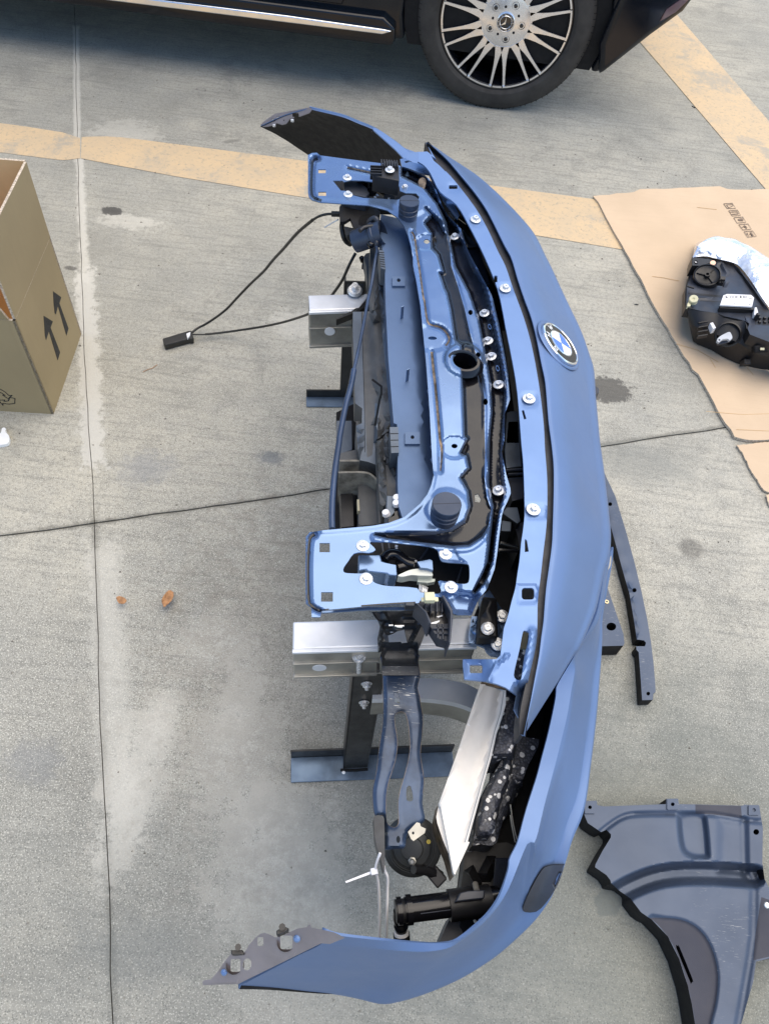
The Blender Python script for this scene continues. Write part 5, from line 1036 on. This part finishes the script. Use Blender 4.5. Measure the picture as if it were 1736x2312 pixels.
# ---------------------------------------------------------------- crash beam
cb = sheet('crash_beam', p('H1482,528 1560,545 I470,572 470,700 440,800 400,920 360,1100 330,1200 280,1380 185,1727 J830,420 738,622 730,610 650,200 640,190 H1165,1440 1300,1070 1400,770'), lambda P: .575+0*np.asarray(P)[:, 0], [M_alu2, M_alud, M_alud], grid=9, parent=fe, skirt=.565, zones=[(ribbon(p('I455,600 430,760 385,900 340,1100 250,1420 165,1727 J800,420'), 1.6), 1)], feats=[('line', p('I430,590 400,760 355,930 300,1120 210,1450 130,1727 J770,420'), -.004, 2, 14), ('line', p('H1500,545 1420,760 1320,1060 1190,1430 J665,210'), .003, 2, 9)])
sheet('beam_wall', p('J640,170 655,190 745,610 738,625 700,495 665,410 628,300 622,260'), .566, [M_alu2, M_edge], grid=20, parent=cb, skirt=.52, smat=1)
sheet('beam_lower', p('H1500,535 I460,580 350,1110 175,1727 J820,420 745,590 650,220'), .52, [M_alu2], grid=60, parent=cb, skirt=.50)
sheet('beam_cap', p('H1482,528 1560,545 I470,572 468,590 H1550,562 1478,545'), .5765, [M_edge], grid=60, parent=cb, skirt=.5745, cap=False)
# ---------------------------------------------------------------- foam absorber
FO = smooth(p('I470,575 550,628 570,740 590,835 580,900 560,960 530,1080 505,1250 470,1350 430,1450 400,1560 380,1660 330,1690 250,1700 215,1760 J860,400 870,300 900,180 930,90 H1640,1110 I440,1170 452,1108 400,1098 350,1085 342,1050 345,1020 370,960 400,880 410,780 440,700'), 2, True)
foam = sheet('foam_absorber', FO, .56, [M_foam], grid=8, parent=fe, skirt=.47, sharp=50, feats=[('line', [tuple(q) for q in FO]+[tuple(FO[0])], -.010, 0, 8), ('poly', p('I330,1130 470,1090 600,1100 500,1400 330,1727 200,1727'), -.022, 10)])
fs = sheet('foam_side', smooth(p('I590,830 600,940 720,960 690,1060 640,1150 600,1260 590,1340 545,1400 520,1500 J1040,280 1000,420 950,440 900,430 850,440 870,385 930,370 I380,1660 430,1450 505,1250 560,960'), 2, True), .505, [M_foam], grid=10, parent=foam, skirt=.40, sharp=50, feats=[('line', p('I590,1330 540,1480 470,1700'), -.03, 0, 22)])
sheet('foam_in_slot', p('I520,270 650,150 660,260 640,480 580,530 500,540'), .60, [M_foam], grid=20, parent=foam, skirt=.56); sheet('wood_shim', p('I575,275 600,150 640,158 625,278'), .605, [mat('raw_wood', (.42, .35, .22), .7)], grid=40, parent=foam, skirt=.60)
# dark inner shell below
inn = part('inner_shell', 'black plastic inner shell between foam and bumper skin')
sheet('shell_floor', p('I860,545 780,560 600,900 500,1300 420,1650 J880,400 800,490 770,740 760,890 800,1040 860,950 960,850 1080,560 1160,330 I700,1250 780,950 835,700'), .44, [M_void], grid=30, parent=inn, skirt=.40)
sheet('air_guide', p('J800,470 960,430 1060,420 1110,440 1085,480 1075,580 1020,745 900,730 860,700 770,740 790,600'), .46, [M_bplast], grid=20, parent=inn, skirt=.43, feats=[('line', p('J970,470 930,720'), .02, 3, 8), ('line', S('J820,620 850,610 870,650 850,700', 2), .02, 4, 9)])
for i in range(7): tube('louvre', tpx('J%d,520 %d,700' % (1000+12*i, 985+12*i), [.50, .48]), .0022, M_bplast2, inn, n=6)
for i in range(9): tube('louvre', tpx('J%d,890 %d,1000' % (775+13*i, 780+12*i), [.46, .44]), .0025, M_bplast2, inn, n=6)
sheet('shell_side', p('J640,1048 690,930 715,880 760,890 790,1000 800,1040 730,1048'), .45, [M_bplast2], grid=20, parent=inn, skirt=.40)
tube('wire', tpx('I505,1450 520,1560 540,1660 560,1727', [.55, .55]), .0008, M_alud, inn, n=5); tube('wire', tpx('J1085,250 1095,320 1115,420', [.55, .55]), .0009, M_alud, inn, n=5); tube('pin', tpx('J865,680 875,725', [.52, .53]), .004, M_alud, inn, n=8)
tube('white_hose', tpx('J845,885 880,935', [.45, .47]), .0022, M_white, inn, n=6); tube('white_hose', tpx('J880,880 908,915', [.45, .47]), .0022, M_white, inn, n=6)
# ---------------------------------------------------------------- washer cylinder
wn = part('washer_nozzle', 'black cylinder of the headlight washer with an elbow')
A_ = at('J425,845', .50); B_ = at('J1010,770', .50)
tube('cylinder', [A_, B_], .0155, M_black, wn, n=36, k=1)
dv = (B_-A_).normalized(); tube('collar', [A_+dv*.002, A_+dv*.009], .0182, M_black, wn, n=36, k=1); tube('collar', [A_-dv*.010, A_-dv*.004], .0168, M_black, wn, n=36, k=1); tube('cap', [A_-dv*.012, A_+dv*.002], .014, M_bplast, wn, n=30, k=1)
C_ = at('J822,800', .50); tube('clamp', [C_-dv*.026, C_+dv*.030], .0195, M_bplast, wn, n=8, k=1); sheet('clamp_plate', p('J768,735 820,722 925,718 922,772 845,780 742,792'), .533, [M_bplast2], grid=40, parent=wn, skirt=.515, bevel=.0015)
tube('elbow', tpx('J392,850 388,900 402,945', [.49, .48, .47]), [.008, .0075, .007], M_black, wn, n=16); tube('ring', tpx('J402,940 403,950', [.472, .470]), .0095, M_black, wn, n=20, k=1); tube('neck', tpx('J403,950 404,985', [.47, .465]), .0072, M_black, wn, n=20, k=1)
tube('white_ring', tpx('J404,980 405,996', [.466, .464]), .0098, M_white, wn, n=24, k=1); tube('coupling', tpx('J405,994 408,1060', [.464, .45]), .0110, M_bplast, wn, n=24, k=1)
tube('glint_rib', [A_+dv*.02+Vector((0, -.008, .0132)), A_+dv*.115+Vector((0, -.008, .0132))], .0007, M_bplast2, wn, n=5, k=1)  # thin lighter strip laid on the cylinder to draw its highlight
# fragment sticking out of the nose edge
sheet('clip_tail', p('E1268,1395 1300,1420 1300,1450 1275,1465'), .655, M_bplast2, grid=50, parent=bump_, skirt=.635)
sheet('lower_trim', smooth(p('G1285,900 1290,960 1280,1020 1240,1062 1245,1040 1262,960'), 2, True), .64, [M_alud], grid=20, parent=bump_, skirt=.62)
# ================================================================ stands
def stand(name, label, items): pass
ns = thing('support_stand', tuple(at('P790,1740', 0)), 'near dark steel stand, its leg bolted to the aluminium rail above a long foot', 'support stand', 'steel stands under the front end')
fs_ = thing('support_stand', tuple(at('P830,900', 0)), 'far dark steel stand behind the radiator shroud, short foot sticking out', 'support stand', 'steel stands under the front end')
base = at('P793,1742', 0); tv = Vector((base.x+.012, base.y-.002, .485))
TL, TR = at('H487,470', .485), at('H650,470', .485); BL_, BR_ = at('H435,1112', .035), at('H575,1270', .004)
face_n = Vector((UU.y, -UU.x, 0))
def plate4(name, a, b, c, d, th, m, par, nrm):
    V = [a, b, c, d]+[v-Vector(nrm)*th for v in (a, b, c, d)]; Fc = [(0, 1, 2, 3), (7, 6, 5, 4), (0, 4, 5, 1), (1, 5, 6, 2), (2, 6, 7, 3), (3, 7, 4, 0)]
    return mesh(name, V, Fc, m, par, smooth_=False, bevel=.001)
lw = .042; l0 = at('P786,1530', .47)+Vector((0, 0, .0)); l0 = Vector((l0.x, l0.y, .49)); 
def legstand(par, o, hgt, wdt=.046, dpt=.034, w2=None):
    """upright channel: front web plus right flange; o = near-left base corner"""
    a = o; b = o+UU*wdt; up = Vector((0, 0, hgt))
    w = plate4('leg_web', a, b, b+up, a+up, .004, M_steel, par, face_n)
    plate4('leg_flange', b+UU*.0, b-face_n*dpt, b-face_n*dpt+up, b+up, .004, M_steel, w, -UU)
    plate4('leg_flange', a+UU*.004, a-face_n*dpt+UU*.004, a-face_n*dpt+UU*.004+up, a+up+UU*.004, .004, M_steel, w, UU)
    return w
LO = at('P775,1735', .004); LT = at('P787,1528', .49)
w = legstand(ns, Vector((LO.x, LO.y, .004)), .486)
o2 = Vector((LO.x, LO.y, .49))
plate4('leg_top', o2-Vector((0, 0, -.001)), o2+UU*.046+Vector((0, 0, .001)), o2+UU*.046-face_n*.034+Vector((0, 0, .001)), o2-face_n*.034+Vector((0, 0, .001)), .004, M_alud, w, (0, 0, 1))
FA = at('P657,1768', 0); FL = .335
def foot(par, o, L, hgt=.042, wdt=.050):
    a = Vector((o.x, o.y, .001)); fl = plate4('foot_flat', a+Vector((0, 0, .004)), a+UU*L+Vector((0, 0, .004)), a+UU*L-face_n*wdt+Vector((0, 0, .004)), a-face_n*wdt+Vector((0, 0, .004)), .004, M_foot, par, (0, 0, 1))
    c = a-face_n*wdt; plate4('foot_upright', c, c+UU*L, c+UU*L+Vector((0, 0, hgt)), c+Vector((0, 0, hgt)), .004, M_steel, fl, face_n); return fl
foot(ns, FA, FL)
for z_, s in ((.455, 'H567,500'), (.375, 'H547,662')):
    c_ = Vector((LO.x, LO.y, z_))+UU*.023+face_n*.001; M_ = frame(c_, face_n)
    lathe('nut', [(.0135, 0), (.0135, .0015), (.0095, .0018)], M_ @ Matrix.Scale(.65, 4), M_zinc, w, n=28); lathe('nut', [(.0098, .0016), (.0098, .009), (.0085, .010), (.0045, .010), (.0045, .017), (0, .017)], M_ @ Matrix.Scale(.65, 4), M_zinc, w, n=6)
sb0 = o2+UU*.023-face_n*.010
tube('bolt_shank', [sb0, sb0+Vector((0, 0, .035))], .0055, M_zinc, w, n=14, k=1)
sb1 = at('H567,325', .545)
tube('bolt_shank', [at('H565,455', .497), at('H566,350', .545)], .004, M_zinc, w, n=14, k=1); lathe('nut', [(.0, .008), (.010, .008), (.011, .006), (.011, .0), (.0155, 0), (.0155, -.002), (0, -.002)], frame(at('H566,340', .548), (at('H566,340', .548)-at('H565,455', .497))) @ Matrix.Scale(.65, 4), M_zinc, w, n=24)
lathe('weld_spot', [(.004, 0), (.003, .0015), (0, .002)], frame(at('H452,1210', .006), (0, 0, 1)), M_alu, w, n=6)
tube('weld_bead', [Vector((LO.x-.006, LO.y, .006))+face_n*.004, Vector((LO.x, LO.y, .006))+face_n*.005+UU*.02, Vector((LO.x, LO.y, .006))+face_n*.004+UU*.05], .003, M_void, w, n=6)
# far stand
fo = at('P768,897', .004); lf_ = at('Q1340,905', .47)
w2 = legstand(fs_, Vector((fo.x, fo.y, .004)), .40, .05)
foot(fs_, at('P692,920', 0), .40, .03, .036)
sheet('top_plate', p('Q1332,880 1450,845 1455,895 1340,893'), .50, [M_steel], grid=50, parent=w2, skirt=.494)
sheet('mount_box', p('Q1415,620 1537,620 1537,690 1415,690'), .585, [M_steel], grid=50, parent=fe, skirt=.56, bevel=.001); lathe('mount_nut', [(.015, 0), (.012, .006), (.006, .006), (.006, .02), (0, .02)], frame(at('Q1470,672', .590), (0, -.3, 1)), M_zinc, fe, n=20)
sheet('rail_gusset', p('Q1450,855 1560,725 1590,700 1590,760 1500,820 1460,870'), .60, [M_void], grid=50, parent=fe, skirt=.57); sheet('rail_gusset', p('Q1475,800 1520,795 1500,820 1335,885 1332,875 1440,825'), .585, [M_steel], grid=50, parent=fe, skirt=.57)
# ================================================================ release cable and ties
rc = thing('release_cable', tuple(at('Q170,1020', .0)), 'black release cable loop with a flat black handle lying left of the radiator', 'cable')
sheet('handle', p('Q55,1022 245,965 268,962 285,1015 275,1025 250,1024 80,1070 70,1068'), .022, [M_cable], grid=50, parent=rc, skirt=.002, bevel=.003)
sheet('handle_clip', p('Q232,988 262,975 258,1000 240,1022'), .026, [M_white], grid=50, parent=rc, skirt=.02)
tube('cable', tpx('Q270,982 320,945 370,920 450,868 530,805 600,730 700,625 800,530 870,445 940,370 1050,245 1160,152', [.02, .02, .03, .06, .10, .16, .24, .33, .40, .47, .57, .64]), .0034, M_cable, rc, n=12)
tube('cable_end', tpx('Q1150,160 1200,128 1260,110 1320,108 1360,108', [.635, .655, .665, .67, .675]), .0026, M_cable, rc, n=10); boxm('cable_sleeve', frame(at('Q1330,108', .675), (0, 0, 1), UU), (.018, .009, .008), M_cable, rc, .001)
tube('cable_end', tpx('Q275,993 330,995 375,994', .02), .0022, M_cable, rc, n=8)
tube('cable', tpx('Q370,993 480,982 600,966 740,945 850,925 950,902 1050,872 1140,838 1240,780 1320,680 1380,590 1430,480 1475,395', [.02, .02, .03, .06, .10, .16, .24, .33, .42, .48, .52, .56, .58]), .0032, M_cable, rc, n=12)
zt_ = thing('cable_tie', tuple(at('J290,700', .45)), 'white plastic cable tie loop hanging from the near headlight bracket', 'cable tie')
tube('tie_strand', tpx('J272,488 262,515 248,560 245,600 258,660 266,760 268,900 268,1040', [.575, .57, .56, .55, .53, .50, .47, .44]), .0018, M_white, zt_, n=6)
tube('tie_strand', tpx('J296,570 302,600 318,640 318,720 314,880 310,1040', [.56, .55, .54, .52, .49, .45]), .0018, M_white, zt_, n=6)
boxm('tie_head', frame(at('J235,603', .552), (0, 0, 1), (1, .3, 0)), (.009, .008, .007), M_white, zt_, .001); sheet('tie_tail', p('J225,596 230,612 60,674 54,664'), .55, M_white, grid=50, parent=zt_, skirt=.5485)
z2 = tube('cable_tie', tpx('S300,665 200,720 90,785', [.66, .64, .62]), .0016, M_white, None, n=6); tag(z2, 'white plastic cable tie end sticking out beside the far latch bracket', 'cable tie')
